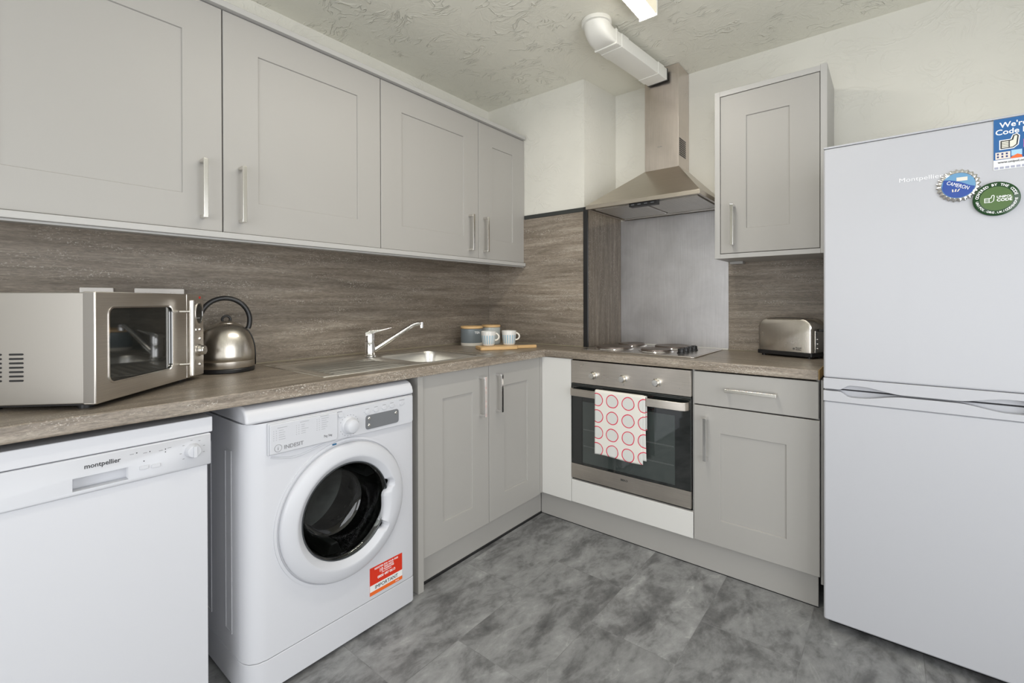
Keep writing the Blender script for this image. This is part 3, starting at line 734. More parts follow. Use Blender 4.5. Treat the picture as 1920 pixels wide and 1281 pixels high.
for cx_, n_, zt in ((.068, 5, .772), (.135, 5, .776), (.200, 6, .781)):
    bm = bmesh.new(); box(bm, cx_+.012, cx_+.040, yy-.0002, yy+.0004, zt+.003, zt+.0048)
    for k in range(n_):
        z = zt-.004-k*.0066
        box(bm, cx_, cx_+.0018, yy-.0002, yy+.0004, z-.0009, z+.0009); box(bm, cx_+.0075, cx_+.0095, yy-.0002, yy+.0004, z-.0009, z+.0009)
        box(bm, cx_+.016, cx_+.016+random.uniform(.010, .024), yy-.0002, yy+.0004, z-.0007, z+.0007)
    obj('programme_list', bm, plain('faint_print', (.40, .41, .43), .5), dwr)
lettering('load_marks', dwr, M_GREYP, [('7kg 5kg', .0095, (.222, yy, .7165))])
yy = FR-.0092
bm = bmesh.new(); lathe(bm, [(.029, 0), (.028, .004), (.0245, .008), (.0235, .022), (.020, .027), (.010, .0305), (0, .031)], (.3165, FR-.009, .7345), 'y', 40); obj('programme_knob', bm, M_WPLAS, t)
bm = bmesh.new()
for k in range(18):
    q = math.radians(-65+k*310/17-0); x, z = .3165-.0345*math.sin(q+PI), .7345-.0345*math.cos(q+PI); box(bm, x-.0011, x+.0011, yy-.0002, yy+.0003, z-.0011, z+.0011)
obj('dial_mark', bm, M_GREYP, cpn)
bm = bmesh.new(); prism(bm, rrect(.378, .516, .7055, .7545, .010), FR-.0115, FR-.0085, 'xz'); obj('display', bm, M_DISP, t, .001)
for x, z in ((.391, .743), (.391, .719), (.503, .742)):
    bm = bmesh.new(); lathe(bm, [(.0055, 0), (.0055, .0015), (.004, .003), (0, .0035)], (x, FR-.0115, z), 'y', 20); obj('button', bm, M_NICKEL, t)
for x in (.386, .421, .455, .488, .530):
    z = .7655+(x-.386)*.035
    bm = bmesh.new(); prism(bm, rrect(x-.009, x+.009, z-.006, z+.006, .0058), FR-.0118, FR-.0088, 'xz'); obj('button', bm, M_WPLAS, t, .001)
bm = bmesh.new(); prism(bm, rrect(.276, .294, .767, .781, .0068), FR-.0118, FR-.0088, 'xz'); obj('button', bm, M_WPLAS, t, .001)
for x in (.386, .421, .455, .488):
    bb('button_mark', M_GREYP, cpn, x-.008, x+.006, yy-.0002, yy+.0003, .776+(x-.386)*.035, .7772+(x-.386)*.035, 0)
    bb('button_mark', M_GREYP, cpn, x-.014, x-.0125, yy-.0002, yy+.0003, .766+(x-.386)*.035, .7675+(x-.386)*.035, 0)
bb('button_mark', M_GREYP, cpn, .520, .544, yy-.0002, yy+.0003, .7825, .784, 0); bb('button_mark', M_GREYP, cpn, .272, .290, yy-.0002, yy+.0003, .785, .7866, 0)
# moulded recess line around the door
bm = bmesh.new()
def ringgrid(prof, cx, cz, y0, seg=96, fn=None):
    rows = []
    for r, h in prof:
        rows.append([bm.verts.new((cx+(fn(r, h, t_) if fn else r)*math.cos(t_), y0-h, cz+(fn(r, h, t_) if fn else r)*math.sin(t_))) for t_ in [2*PI*i/seg for i in range(seg)]])
    for a, b_ in zip(rows, rows[1:]):
        for i in range(seg): bm.faces.new((a[i], a[(i+1) % seg], b_[(i+1) % seg], b_[i]))
ringgrid([(.236, -.001), (.236, .0035), (.228, .0035), (.2255, .0005)], DX, DZ, FR); obj('door_surround', bm, M_WHITE, t)
GRIP = [(-43, .155), (-38, .171), (-35, .171), (-31, .152), (-20, .145), (-8, .139), (1, .137), (5, .140), (11, .158), (15, .171), (18, .171), (23, .155)]
def notch(r, h, q):
    d = math.degrees((q+PI) % (2*PI)-PI)
    if r >= .184 or d <= -43 or d >= 23: return r
    for (a0, e0), (a1, e1) in zip(GRIP, GRIP[1:]):
        if a0 <= d <= a1: e = e0+(e1-e0)*(d-a0)/(a1-a0); break
    k = (r-.155)/.029
    if e < .155: k = k**2.2
    return e+(.184-e)*k
bm = bmesh.new()
ringgrid([(.2215, .001), (.2225, .009), (.2212, .0150), (.216, .0195), (.206, .0235), (.195, .0265), (.184, .0285), (.178, .0290), (.1755, .0280), (.168, .022), (.159, .0145), (.156, .010), (.155, .001)], DX, DZ, FR, 360, notch)
dring = obj('door', bm, M_WPLAS, t, smooth=50)
bm = bmesh.new(); ringgrid([(.1570, .008), (.1560, .0125), (.1535, .0125), (.1525, .007)], DX, DZ, FR, 96); obj('chrome_ring', bm, plain('dark_seal', (.05, .055, .06), .3), dring)
bm = bmesh.new(); tube(bm, [(.066+.21*k/14, FR-.0002, .690-.016*math.sin(min(1, k/6)*PI/2)+.022*ss(4, 14, k)) for k in range(15)], .0032, 10); obj('drawer_scoop', bm, M_WHITE, t)
# glass bowl
gm, nt, b = nodes('door_glass'); b.inputs['Base Color'].default_value = (.62, .66, .66, 1); b.inputs['Roughness'].default_value = .02; b.inputs['Transmission Weight'].default_value = 1; b.inputs['IOR'].default_value = 1.45
tr = N(nt, 'ShaderNodeBsdfTransparent'); tr.inputs[0].default_value = (.50, .53, .53, 1); gl = N(nt, 'ShaderNodeBsdfGlossy'); gl.inputs['Roughness'].default_value = .03
fz = N(nt, 'ShaderNodeFresnel'); fz.inputs['IOR'].default_value = 1.7; mx = N(nt, 'ShaderNodeMixShader')
nt.links.new(fz.outputs[0], mx.inputs[0]); nt.links.new(tr.outputs[0], mx.inputs[1]); nt.links.new(gl.outputs[0], mx.inputs[2])
nt.links.new(mx.outputs[0], nt.nodes['Material Output'].inputs[0])
bm = bmesh.new(); ringgrid([(.1555, .012), (.151, .011), (.144, -.01), (.132, -.05), (.118, -.085), (.108, -.097), (.09, -.1), (.05, -.101), (.001, -.101)], DX, DZ, FR, 96)
obj('door_glass', bm, gm, dring, smooth=60)
bm = bmesh.new(); ringgrid([(.1775, -.001), (.176, -.012), (.160, -.020), (.157, -.045), (.1765, -.05), (.1765, -.32), (.12, -.345), (.001, -.345)], DX, DZ, FR, 96)
obj('drum', bm, brushed('drum_steel', (.20, .20, .185), 'y', .25, .4), t, smooth=50)
for q in (.5, 2.6, 4.7):
    bm = bmesh.new(); a0 = Vector((math.cos(q), 0, math.sin(q))); s0 = Vector((-math.sin(q), 0, math.cos(q)))
    c_ = Vector((DX, FR, DZ)); P = []
    for yk in (.07, .31):
        for rr, ww in ((.176, .03), (.135, .012), (.135, -.012), (.176, -.03)): P.append(bm.verts.new(c_+a0*rr+s0*ww+Vector((0, yk, 0))))
    for i in range(3): bm.faces.new((P[i], P[i+1], P[i+5], P[i+4]))
    bm.faces.new((P[3], P[0], P[4], P[7])); bm.faces.new(P[:4]); bm.faces.new(P[4:][::-1]); obj('drum_paddle', bm, plain('paddle_grey', (.12, .12, .12), .35), t, .004)
bb('blue_tag', plain('blue_tab', (.02, .12, .25), .4), t, .258, .272, FR-.006, FR-.0036, .6800, .6850, .0005)
st = bb('guarantee_sticker', plain('sticker_red', (.62, .028, .006), .45), t, .3985, .5365, FR-.0010, FR-.0002, .1185, .2150, 0)
yy = FR-.0012
bb('sticker_band', plain('sticker_white', (.78, .78, .76), .45), st, .3985, .5365, yy-.0003, FR-.0010, .1315, .1535, 0)
bb('sticker_foot', plain('sticker_orange', (.78, .14, .02), .45), st, .3985, .5365, yy-.0003, FR-.0010, .1185, .1310, 0)
for it_ in [('REGISTER FOR YOUR FREE', .0085, (.4675, yy, .2040), dict(align='CENTER', bold=9e-05)), ('10', .017, (.436, yy, .1880), dict(bold=0.000135)), ('YEAR PARTS', .0075, (.456, yy, .1960), dict(bold=9e-05)), ('GUARANTEE', .0075, (.456, yy, .1885), dict(bold=9e-05)),
    ('CALL FREE NOW', .0055, (.4675, yy, .1815), dict(align='CENTER')), ('0800 497 0613', .0125, (.4675, yy, .1680), dict(align='CENTER', bold=0.000135)), ('indesit', .006, (.505, yy-.0004, .1225))]: lettering('sticker_text', st, M_TXTW, [it_])
lettering('sticker_heading', st, M_TXTB, [('IMPORTANT', .0175, (.4675, yy-.0004, .1365), dict(align='CENTER', bold=0.00018))])
for x in (.05, .545):
    for y in (-.58, -.1):
        bm = bmesh.new(); cyl(bm, (x, y, 0), (x, y, .0118), .022, 20); obj('foot', bm, M_BLACK, t)
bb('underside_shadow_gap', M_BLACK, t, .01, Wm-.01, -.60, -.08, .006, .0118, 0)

# ------------------------------------------------------------------ dishwasher
t = thing('dishwasher', 'white dishwasher with single dial at the left end of the run', 'dishwasher', (0, -2.409, 0), RL)
Wd = .598; FD = -.603
bm = bmesh.new(); box(bm, 0.002, Wd-.002, -.575, -.03, .02, .792); obj('cabinet_shell', bm, M_WHITE, t, .002)
bb('lid', M_WHITE, t, 0, Wd+.008, FD+.001, -.03, .7935, .8350, .003)
fas = bb('control_fascia', M_WPLAS, t, .0, Wd+.003, FD-.002, -.5755, .7080, .7915, .003)
bm = bmesh.new(); box(bm, .325, .4245, FD-.01, FD+.024, .7180, .7475); cut(fas, bm)
dr = bb('door', M_WHITE, t, .001, Wd-.003, FD+.006, -.5755, .105, .7068, .0025)
bb('kick_panel', M_WPLAS, t, .003, Wd-.003, FD+.035, -.5755, .012, .103, .002)
lettering('badge', fas, M_TXTB, [('montpellier', .0150, (.3445, FD-.0022, .7650), dict(bold=0.000135, xs=.93))])
bm = bmesh.new(); kx = .558; lathe(bm, [(.0185, 0), (.018, .004), (.0165, .007), (.016, .016), (.0145, .018), (0, .0185)], (kx, FD-.002, .7545), 'y', 36); box(bm, kx-.004, kx+.004, FD-.026, FD-.018, .740, .769); obj('dial', bm, M_WPLAS, t, .001)
bm = bmesh.new()
for x, z in ((.4405, .7775), (.4665, .7745), (.4985, .7725), (.4985, .7655), (.4545, .7540), (.4765, .7345)): prism(bm, rrect(x-.0013, x+.0013, z-.0013, z+.0013, .0012, 3), FD-.0024, FD-.0019, 'xz')
obj('indicator_dot', bm, M_TXTB, fas)
for q in (-130, -95, -50, -5, 35, 75, 110):
    x, z = kx+.027*math.sin(math.radians(q)), .7545+.027*math.cos(math.radians(q)); bb('fascia_mark', M_GREYP, fas, x-.0022, x+.0022, FD-.0023, FD-.0018, z-.0006, z+.0006, 0)
for x, z in ((.431, .7765), (.457, .7735), (.489, .7715), (.507, .774)): bb('fascia_mark', M_GREYP, fas, x-.004, x+.004, FD-.0023, FD-.0018, z-.0005, z+.0005, 0)
for x, z in ((.4545, .7385), (.4785, .7365)): bb('button', M_WPLAS, t, x-.009, x+.009, FD-.0045, FD-.0021, z-.0045, z+.0045, .001)
for x in (.05, .545):
    for y in (-.52, -.1):
        bm = bmesh.new(); cyl(bm, (x, y, 0), (x, y, .0198), .02, 20); obj('foot', bm, M_BLACK, t)

# ------------------------------------------------------------------ fridge freezer
t = thing('fridge_freezer', 'tall white fridge freezer with two doors and magnets', 'fridge', (1.8555, .29, 0))
Wf = .55; FF = -.620
bm = bmesh.new(); box(bm, .002, Wf-.002, -.555, 0, .03, 1.668); obj('cabinet_shell', bm, M_FRIDGE, t, .003)
bb('door_gasket', plain('gasket_grey', (.20, .205, .21), .5), t, .006, Wf-.006, -.561, -.5552, .035, 1.66, 0)
u = bb('upper_door', M_FRIDGE, t, 0, Wf, FF, -.5615, .8775, 1.6705, .007, 3)
bb('top_trim', M_FRIDGE, t, 0, Wf, FF+.001, -.555, 1.6712, 1.6775, .002)
l = bb('lower_door', M_FRIDGE, t, 0, Wf, FF, -.5615, .034, .7965, .007, 3)
def wave(x, L, up):
    # depth of the finger scoops either side of a pinch in the middle
    a = ss(.045, .075, x)*(1-ss(.10, .215, x)); b_ = ss(.045, .075, L-x)*(1-ss(.10, .215, L-x))
    return max(a, b_)
for nm, par, zc, zf, sg in (('upper_handle_band', u, .8770, .8395, 1), ('lower_handle_band', l, .7970, .8335, -1)):
    bm = bmesh.new(); pts = [(0, zc), (Wf, zc)] if sg > 0 else [(0, zc), (Wf, zc)]
    ed = [(Wf*i/80, zf+sg*.0165*wave(Wf*i/80, Wf, sg)) for i in range(81)]
    poly = [(0, zc), (Wf, zc)]+ed[::-1]; prism(bm, poly, FF-.004, FF+.022, 'xz'); obj('handle_band', bm, M_FRIDGE, par, .0018)
    zz = sorted((zc, zf)); bb('grip_back', M_FRIDGE, par, .001, Wf-.001, FF+.0225, -.5615, zz[0], zz[1]-(.0 if sg > 0 else -.0015), .001)
lettering('badge', u, plain('badge_silver', (.80, .80, .82), .4), [('Montpellier', .0185, (.2015, FF-.0002, 1.5225), dict(bold=0.000135, xs=1.22))])
bb('plinth_grille', M_BLACK, t, .01, Wf-.01, -.57, -.02, .004, .0335, .002)
for x in (.05, .5):
    for y in (-.52, -.06):
        bm = bmesh.new(); cyl(bm, (x, y, 0), (x, y, .0038), .018, 16); obj('foot', bm, M_BLACK, t)

YF = .29+FF-.0002
# bottle cap magnet
t = thing('bottle_cap_magnet', 'large silver crimped bottle-cap magnet with blue face on the fridge', 'magnet', (2.1955, YF, 1.4905))
bm = bmesh.new()
lathe(bm, [(.0475, 0), (.0475, .004), (.0425, .008), (.039, .009), (.037, .0075), (0, .0075)], (0, 0, 0), 'y', 144, lambda r, h, q: r+(.0022*math.sin(q*24) if r > .042 else 0)); obj('cap', bm, M_CHROME, t)
bm = bmesh.new(); lathe(bm, [(.0375, .0070), (.0375, .0079), (0, .0079)], (0, 0, 0), 'y', 64); obj('printed_face', bm, plain('cap_lightblue', (.12, .29, .48), .3), t)
bm = bmesh.new(); ba = math.radians(-22)
prism(bm, [(math.cos(q)*.0365*(1)-(0), math.sin(q)*.0365) for q in [math.radians(-22+d) for d in range(-150, 12, 6)]]+[(math.cos(math.radians(-10))*.0365, math.sin(math.radians(-10))*.0365)]+[(.0365*math.cos(ba)*s-(-.0075*(1-s*s)-.004)*math.sin(ba), .0365*math.sin(ba)*s+(.0085*(1-s*s)+.006)*math.cos(ba)) for s in (.8, .5, .2, -.1, -.4, -.7, -.9)], -.0086, -.0080, 'xz')
obj('blue_field', bm, plain('cap_blue', (.004, .05, .29), .3), t)
bm = bmesh.new(); box(bm, -.004, .020, -.0084, -.0080, .013, .024); o_ = obj('pale_patch', bm, plain('cap_cream', (.7, .66, .58), .4), t)
lettering('lettering', t, M_TXTW, [('CAMERON', .0150, (-.003, -.0088, -.0045), dict(align='CENTER', bold=0.00018, rot=ba*1.15, xs=.74))])
bm = bmesh.new()
for dx in (-.005, 0, .005): prism(bm, [(-.0085+dx, -.0185), (-.0055+dx, -.0185), (-.0035+dx*1.5, -.0105), (-.0065+dx*1.5, -.0105)], -.0092, -.0087, 'xz')
obj('crest', bm, plain('cap_cream', (.7, .66, .58), .4), t)

def thumb_silhouette(bm, cx, cz, s, y, grow, d=.0003):
    g = grow; P = [(-.5-g, -.42-g), (.22+g*.4, -.42-g), (.45+g, -.22-g*.4), (.49+g, .1), (.53+g, .54), (.43+g*.4, .64+g), (.28-g*.6, .58+g*.8), (.20-g, .24+g*.6), (-.02, .19+g), (-.5-g, .19+g)]
    prism(bm, [(cx+a_*s, cz+b_*s) for a_, b_ in P], y-d, y, 'xz')
def thumb_fill(bm, cx, cz, s, y, d=.0003):
    for k in range(4): prism(bm, rrect(cx-.48*s, cx-.04*s, cz-.40*s+k*.148*s, cz-.295*s+k*.148*s, .045*s, 3), y-d, y, 'xz')
    prism(bm, [(cx+a_*s, cz+b_*s) for a_, b_ in ((.03, -.40), (.21, -.40), (.42, -.21), (.45, .1), (.49, .52), (.42, .59), (.31, .55), (.24, .20), (.03, .15))], y-d, y, 'xz')
def arc_text(bm, s, size, r, a0, a1, y, inward=False, bold=0.):
    n = len(s)
    for i, ch in enumerate(s):
        if ch == ' ': continue
        q = a0+(a1-a0)*i/(n-1); rot = q-PI/2 if not inward else q+PI/2
        rr = r if not inward else r
        add_text(bm, ch, size, (rr*math.cos(q)+(size*.33*math.sin(rot)), y, rr*math.sin(q)-(size*.33*math.cos(rot))), bold=bold, align='CENTER', rot=rot)
t = thing('round_magnet', 'round green badge magnet overlapping the bottle-cap magnet on fridge', 'magnet', (2.2755, YF, 1.4395))
bm = bmesh.new(); lathe(bm, [(.0490, 0), (.0490, .0075), (.0465, .0092), (0, .0095)], (0, -.0, 0), 'y', 64); obj('badge_disc', bm, plain('badge_dark_green', (.006, .045, .008), .25), t)
bm = bmesh.new(); lathe(bm, [(.0345, .0094), (.0345, .0099), (0, .0099)], (0, 0, 0), 'y', 64); obj('badge_centre', bm, plain('badge_green', (.05, .115, .012), .3), t)
bm = bmesh.new(); arc_text(bm, 'COVERED BY THE CODE', .0096, .0405, math.radians(172), math.radians(12), -.0097, False, .0002); arc_text(bm, 'UNIPOL.ORG.UK/CODEHOME', .0078, .0405, math.radians(190), math.radians(354), -.0097, True, .0002)
add_text(bm, 'UNIPOL', .0088, (.0005, -.0101, .0015), bold=0.00018); add_text(bm, 'CODE', .0112, (.0005, -.0101, -.0085), bold=0.000315); obj('lettering', bm, M_TXTW, t)
bm = bmesh.new(); thumb_silhouette(bm, -.0145, -.0015, .019, -.0099, .045); lg = obj('thumb_logo', bm, M_TXTW, t)
bm = bmesh.new(); thumb_fill(bm, -.0145, -.0015, .019, -.0102); obj('thumb_fill', bm, plain('badge_green', (.05, .115, .012), .3), lg)

# flyer
t = thing('flyer', 'blue printed flyer with thumbs-up stuck on top right of fridge', 'flyer', (2.2705, YF, 1.5235))
bb('sheet', plain('flyer_paper', (.75, .76, .76), .5), t, 0, .105, -.0012, 0, 0, .1465, 0)
bb('blue_field', plain('flyer_blue', (.006, .10, .30), .4), t, .0002, .1048, -.0016, -.0012, .0285, .1463, 0)
lettering('lettering', t, M_TXTW, [("We're", .0215, (.0125, -.0016, .1205), dict(bold=0.000315)), ('Code home', .0215, (.0035, -.0016, .1005), dict(bold=0.000315))])
lettering('web_address', t, M_TXTB, [('www.unipol.org.uk', .0088, (.009, -.0013, .0180), dict(bold=9e-05))])
bm = bmesh.new(); thumb_silhouette(bm, .032, .0745, .032, -.0016, .13); lg = obj('thumb_logo', bm, M_TXTW, t)
bm = bmesh.new(); thumb_silhouette(bm, .032, .0745, .032, -.0019, .06); obj('thumb_outline', bm, M_TXTB, lg)
bm = bmesh.new(); thumb_fill(bm, .032, .0745, .032, -.0022); obj('thumb_fill', bm, plain('flyer_thumb', (.72, .70, .60), .5), lg)
cols = [('cream', (.75, .66, .58)), ('sky', (.35, .58, .78)), ('pink', (.75, .08, .30)), ('navy', (.01, .03, .16))]
for (x0, x1, z0, z1), (cn, cc) in zip(((.004, .034, .030, .050), (.036, .057, .036, .052), (.060, .09, .056, .079), (.060, .09, .030, .0545)), cols):
    bm = bmesh.new(); box(bm, x0, x1, -.0020, -.0016, z0, z1); obj('house_print', bm, plain('flyer_'+cn, cc, .5), t)
bm = bmesh.new()
for x in (.007, .016, .025):
    for z in (.034, .042): box(bm, x, x+.004, -.0023, -.0020, z, z+.005)
box(bm, .062, .088, -.0023, -.0020, .0805, .086)
obj('window_print', bm, plain('flyer_navy', (.01, .03, .16), .5), t)
bm = bmesh.new(); prism(bm, [(.034, .0287), (.058, .0287), (.056, .036), (.048, .040), (.036, .033)], -.0026, -.0021, 'xz'); obj('orange_print', bm, plain('flyer_orange', (.8, .14, .02), .5), t)
bm = bmesh.new()
for i in range(9): box(bm, .002+i*.011, .010+i*.011, -.0016, -.0012, .002, .008)
obj('footer_print', bm, plain('flyer_grey', (.35, .36, .45), .5), t)

# ------------------------------------------------------------------ microwave
d_ang = math.radians(136.0)
# local x runs along the front from hinge end to control end, local -y is the front normal
t = thing('microwave', 'silver microwave oven angled across the left end of worktop', 'microwave', (.5769, -2.0385, ZT), d_ang)
# front normal must face the room: local -y rotated by 136 deg = (sin136, -cos136) = (.69,.72)
MW = .4790; MH0 = .014; MH1 = .280
M_MWB = plain('microwave_casing', (.385, .362, .33), .40, .7)
bm = bmesh.new(); box(bm, .004, MW-.002, .028, .285, MH0, MH1-.002); obj('casing', bm, M_MWB, t, .003)
M_MWF = brushed('microwave_steel', (.74, .70, .65), 'x', .36, .04)
fr = bb('front_panel', M_MWF, t, .379, MW, 0, .0275, MH0-.001, MH1, .003)
bm = bmesh.new(); box(bm, 0, .3775, 0, .0275, MH0-.001, MH1); dr = obj('door', bm, M_MWF, t)
bm = bmesh.new(); prism(bm, rrect(.0415, .3035, .0555, .2430, .018), -.01, .012, 'xz'); cut(dr, bm)
b = dr.modifiers.new('bevel', 'BEVEL'); b.width = .002; b.segments = 2; b.limit_method = 'ANGLE'
bb('dark_edge_plate', plain('door_edge_shade', (.20, .185, .165), .4, .6), dr, -.0006, -.0001, .004, .0270, MH0+.002, MH1-.002, 0)  # dark plate added over the door side to subdue its bright reflection
bm = bmesh.new(); prism(bm, rrect(.042, .303, .056, .2425, .018), .0035, .0118, 'xz'); obj('window', bm, M_GLASSB, dr)
bm = bmesh.new(); A_ = rrect(.0405, .3045, .0545, .2440, .019); B_ = rrect(.0445, .3005, .0585, .2400, .016)
va = [[bm.verts.new((x, y, z)) for x, z in A_] for y in (-.0015, .002)]; vb = [[bm.verts.new((x, y, z)) for x, z in B_] for y in (-.0015, .002)]
n = len(A_)
for i in range(n):
    j = (i+1) % n; bm.faces.new((va[0][i], va[0][j], vb[0][j], vb[0][i])); bm.faces.new((va[0][i], va[1][i], va[1][j], va[0][j])); bm.faces.new((vb[0][i], vb[0][j], vb[1][j], vb[1][i]))
obj('window_bezel', bm, M_CHROME, dr)
bm = bmesh.new(); tube(bm, [(.350, -.030, .026), (.350, -.030, .260)], .0078, 16)
for z in (.062, .225): cyl(bm, (.338, 0, z), (.350, -.030, z), .0045, 12)
obj('handle', bm, M_NICKEL, dr, .001)
bm = bmesh.new(); lathe(bm, [(1, 0), (1, 1), (.9, 1), (.9, .4), (0, .4)], seg=48)
for v in bm.verts: v.co = Vector((.4470+v.co.x*.0225, -.003*v.co.z, .2165+v.co.y*.0365))
obj('display_bezel', bm, M_CHROME, fr)
bm = bmesh.new(); lathe(bm, [(.9, .35), (.9, .6), (0, .6)], seg=48)
for v in bm.verts: v.co = Vector((.4470+v.co.x*.0225, -.003*v.co.z, .2165+v.co.y*.0365))
obj('display', bm, M_GLASSB, fr)
lettering('display_digits', fr, M_TXTW, [('= = = =', .006, (.431, -.0019, .200))])
for x, z, r in ((.430, .1635, .006), (.453, .1635, .006), (.453, .1335, .006), (.453, .0485, .006)):
    bm = bmesh.new(); lathe(bm, [(r, 0), (r, .002), (r*.7, .004), (0, .0045)], (x, 0, z), 'y', 20); obj('button', bm, M_CHROME, fr)
bm = bmesh.new(); lathe(bm, [(.0205, 0), (.0205, .003), (.0165, .005), (.0155, .018), (.014, .020), (0, .020)], (.4465, 0, .096), 'y', 36); obj('dial', bm, M_NICKEL, fr)
lettering('red_badge', fr, plain('red_print', (.55, .03, .02), .5), [('SH', .010, (.448, -.0002, .266), dict(bold=0.00018))])
bm = bmesh.new()        # side louvres: short slots in two columns
for yy_ in (.155, .2):
    for k in range(7): prism(bm, [(a_, b_) for a_, b_ in rrect(yy_, yy_+.030, .070+k*.0102, .0745+k*.0102, .0022, 3)], .0030, .0038, 'yz')
obj('vent_slot', bm, M_BLACK, t)
for x in (.04, .43):
    for y in (.05, .25):
        bm = bmesh.new(); cyl(bm, (x, y, 0), (x, y, MH0), .016, 20); obj('foot', bm, M_BLACK, t)
bb('base_plate', M_BLACK, t, .01, MW-.01, .01, .28, MH0-.004, MH0-.0012, 0)

# sockets on the splash panel behind the microwave
for y0_, y1_, lb in ((-1.985, -1.900, 'single pale wall socket behind left half of the microwave'), (-1.845, -1.699, 'double pale wall socket behind the microwave, nearer the kettle')):
    t = thing('wall_socket', lb, 'socket', (.0083, y0_, 1.108), RL)
    w_ = y1_-y0_; bb('face_plate', M_SOCK, t, 0, w_, -.009, 0, 0, .0865, .003)
    for k in range(round(w_/.075)):
        x = (k+.5)*w_/round(w_/.075); bm = bmesh.new()
        box(bm, x-.002, x+.002, -.0094, -.0091, .043, .051)
        for s in (-1, 1): box(bm, x+s*.011-.0032, x+s*.011+.0032, -.0094, -.0091, .024, .028)
        obj('pin_hole', bm, M_BLACK, t); bb('rocker_switch', M_SOCK, t, x-.006, x+.006, -.0125, -.0092, .060, .074, .001)

# ------------------------------------------------------------------ kettle
t = thing('kettle', 'dome-shaped brushed steel kettle with black loop handle', 'kettle', (.128, -1.600, ZT), math.radians(76))
bm = bmesh.new(); lathe(bm, [(0, 0), (.088, 0), (.0925, .003), (.093, .012), (.090, .0165), (0, .0165)], seg=64); obj('power_base', bm, M_BLACK, t)
prof = [(.0915, .017), (.0925, .019), (.0925, .0405)]
bm = bmesh.new(); lathe(bm, prof+[(.0895, .0415)], seg=64); obj('lower_band', bm, M_STEEL, t)
M_KET = brushed('kettle_steel', (.62, .58, .52), 'z', .30, .08)
bm = bmesh.new(); pr2 = [(.0900, .0405), (.0925, .0425)]
for k in range(0, 17):
    a = math.radians(k*77/16); pr2.append((.0925*math.cos(a)**.76, .060+.120*math.sin(a)))
lathe(bm, pr2, seg=64); obj('kettle_body', bm, M_KET, t, smooth=60)
bm = bmesh.new(); lathe(bm, [(.036, .1715), (.033, .1775), (.022, .1825), (.016, .185), (0, .186)], seg=48); ld = obj('lid', bm, M_KET, t)
bm = bmesh.new(); tube(bm, [(.013*math.cos(q), 0, .190+.013*math.sin(q)) for q in [2*PI*i/24 for i in range(24)]], .0045, 10, True); obj('lid_ring', bm, M_BLACK, ld)
bm = bmesh.new(); pts = []
for i in range(33):
    q = math.radians(-22+i*(224-0)/32); pts.append((.0795*math.cos(q)-.003, 0, .186+.083*math.sin(q)))
tube(bm, pts, .0088, 14); obj('handle', bm, M_BLACK, t)
bm = bmesh.new()      # dark strip down the back from the handle foot
rows = []
for k in range(12):
    a = math.radians(k*56/11); r_ = .0925*math.cos(a)**.76+.0022; z = .060+.120*math.sin(a); rows.append([(r_*math.cos(w__), r_*math.sin(w__), z) for w__ in (-.13, -.05, .05, .13)])
rows.insert(0, [(.0945*math.cos(w__), .0945*math.sin(w__), .019) for w__ in (-.13, -.05, .05, .13)])
R_ = [[bm.verts.new(p_) for p_ in rr] for rr in rows]
for a, b_ in zip(R_, R_[1:]):
    for i in range(3): bm.faces.new((a[i], a[i+1], b_[i+1], b_[i]))
o_ = obj('back_strip', bm, M_BLACK, t); s = o_.modifiers.new('solid', 'SOLIDIFY'); s.thickness = .003; s.offset = 0
bm = bmesh.new(); rows = []
for s, z0_, w_ in ((.070, .150, .026), (.090, .158, .017), (.104, .166, .011)):
    rows.append([bm.verts.new((-s, w_*math.cos(q)*.8, z0_-.012*(1-s/.104)+w_*.7*math.sin(q))) for q in [2*PI*i/16 for i in range(16)]])
for a, b_ in zip(rows, rows[1:]):
    for i in range(16): bm.faces.new((a[i], a[(i+1) % 16], b_[(i+1) % 16], b_[i]))
bm.faces.new(rows[-1]); bm.faces.new(rows[0][::-1]); obj('spout', bm, M_KET, t)

# ------------------------------------------------------------------ canisters, board, mugs
def canister(loc, r, h, body_mat, label, word, rot, lower=None):
    t = thing('storage_canister', label, 'canister', loc, rot, 'wooden-lidded canisters in the corner')
    bm = bmesh.new(); lathe(bm, [(0, 0), (r-.002, 0), (r, .003), (r, .0165)], seg=48); obj('foot_band', bm, lower or M_CERW, t)
    bm = bmesh.new(); lathe(bm, [(r, .0165), (r+.0005, .018), (r+.0005, h-.017), (r-.003, h-.014), (0, h-.014)], seg=48); obj('jar', bm, body_mat, t)
    bm = bmesh.new(); lathe(bm, [(r-.001, h-.0135), (r+.0012, h-.012), (r+.0012, h-.002), (r-.001, h), (0, h)], seg=48); obj('lid', bm, M_WOOD, t)
    if word:
        bm = bmesh.new(); vs, fs = text_mesh(word, .0190, .0003, 'CENTER')
        def onc(x, z, rr): return ((rr)*math.sin(x/r), -(rr)*math.cos(x/r), z)
        V = [bm.verts.new(onc(x, h-.042+y, r+.0009+z)) for x, y, z in vs]
        for f in fs:
            try: bm.faces.new([V[i] for i in f])
            except ValueError: pass
        obj('lettering', bm, M_TXTW, t)
    return t
canister((.137, -.305, ZT), .064, .112, M_CERB, 'blue-grey canister marked TEA with wooden lid', 'TEA', math.radians(73))
canister((.150, -.150, ZT), .056, .113, M_CERG, 'pale grey canister with wooden lid half hidden behind mugs', None, 0, M_CERG)

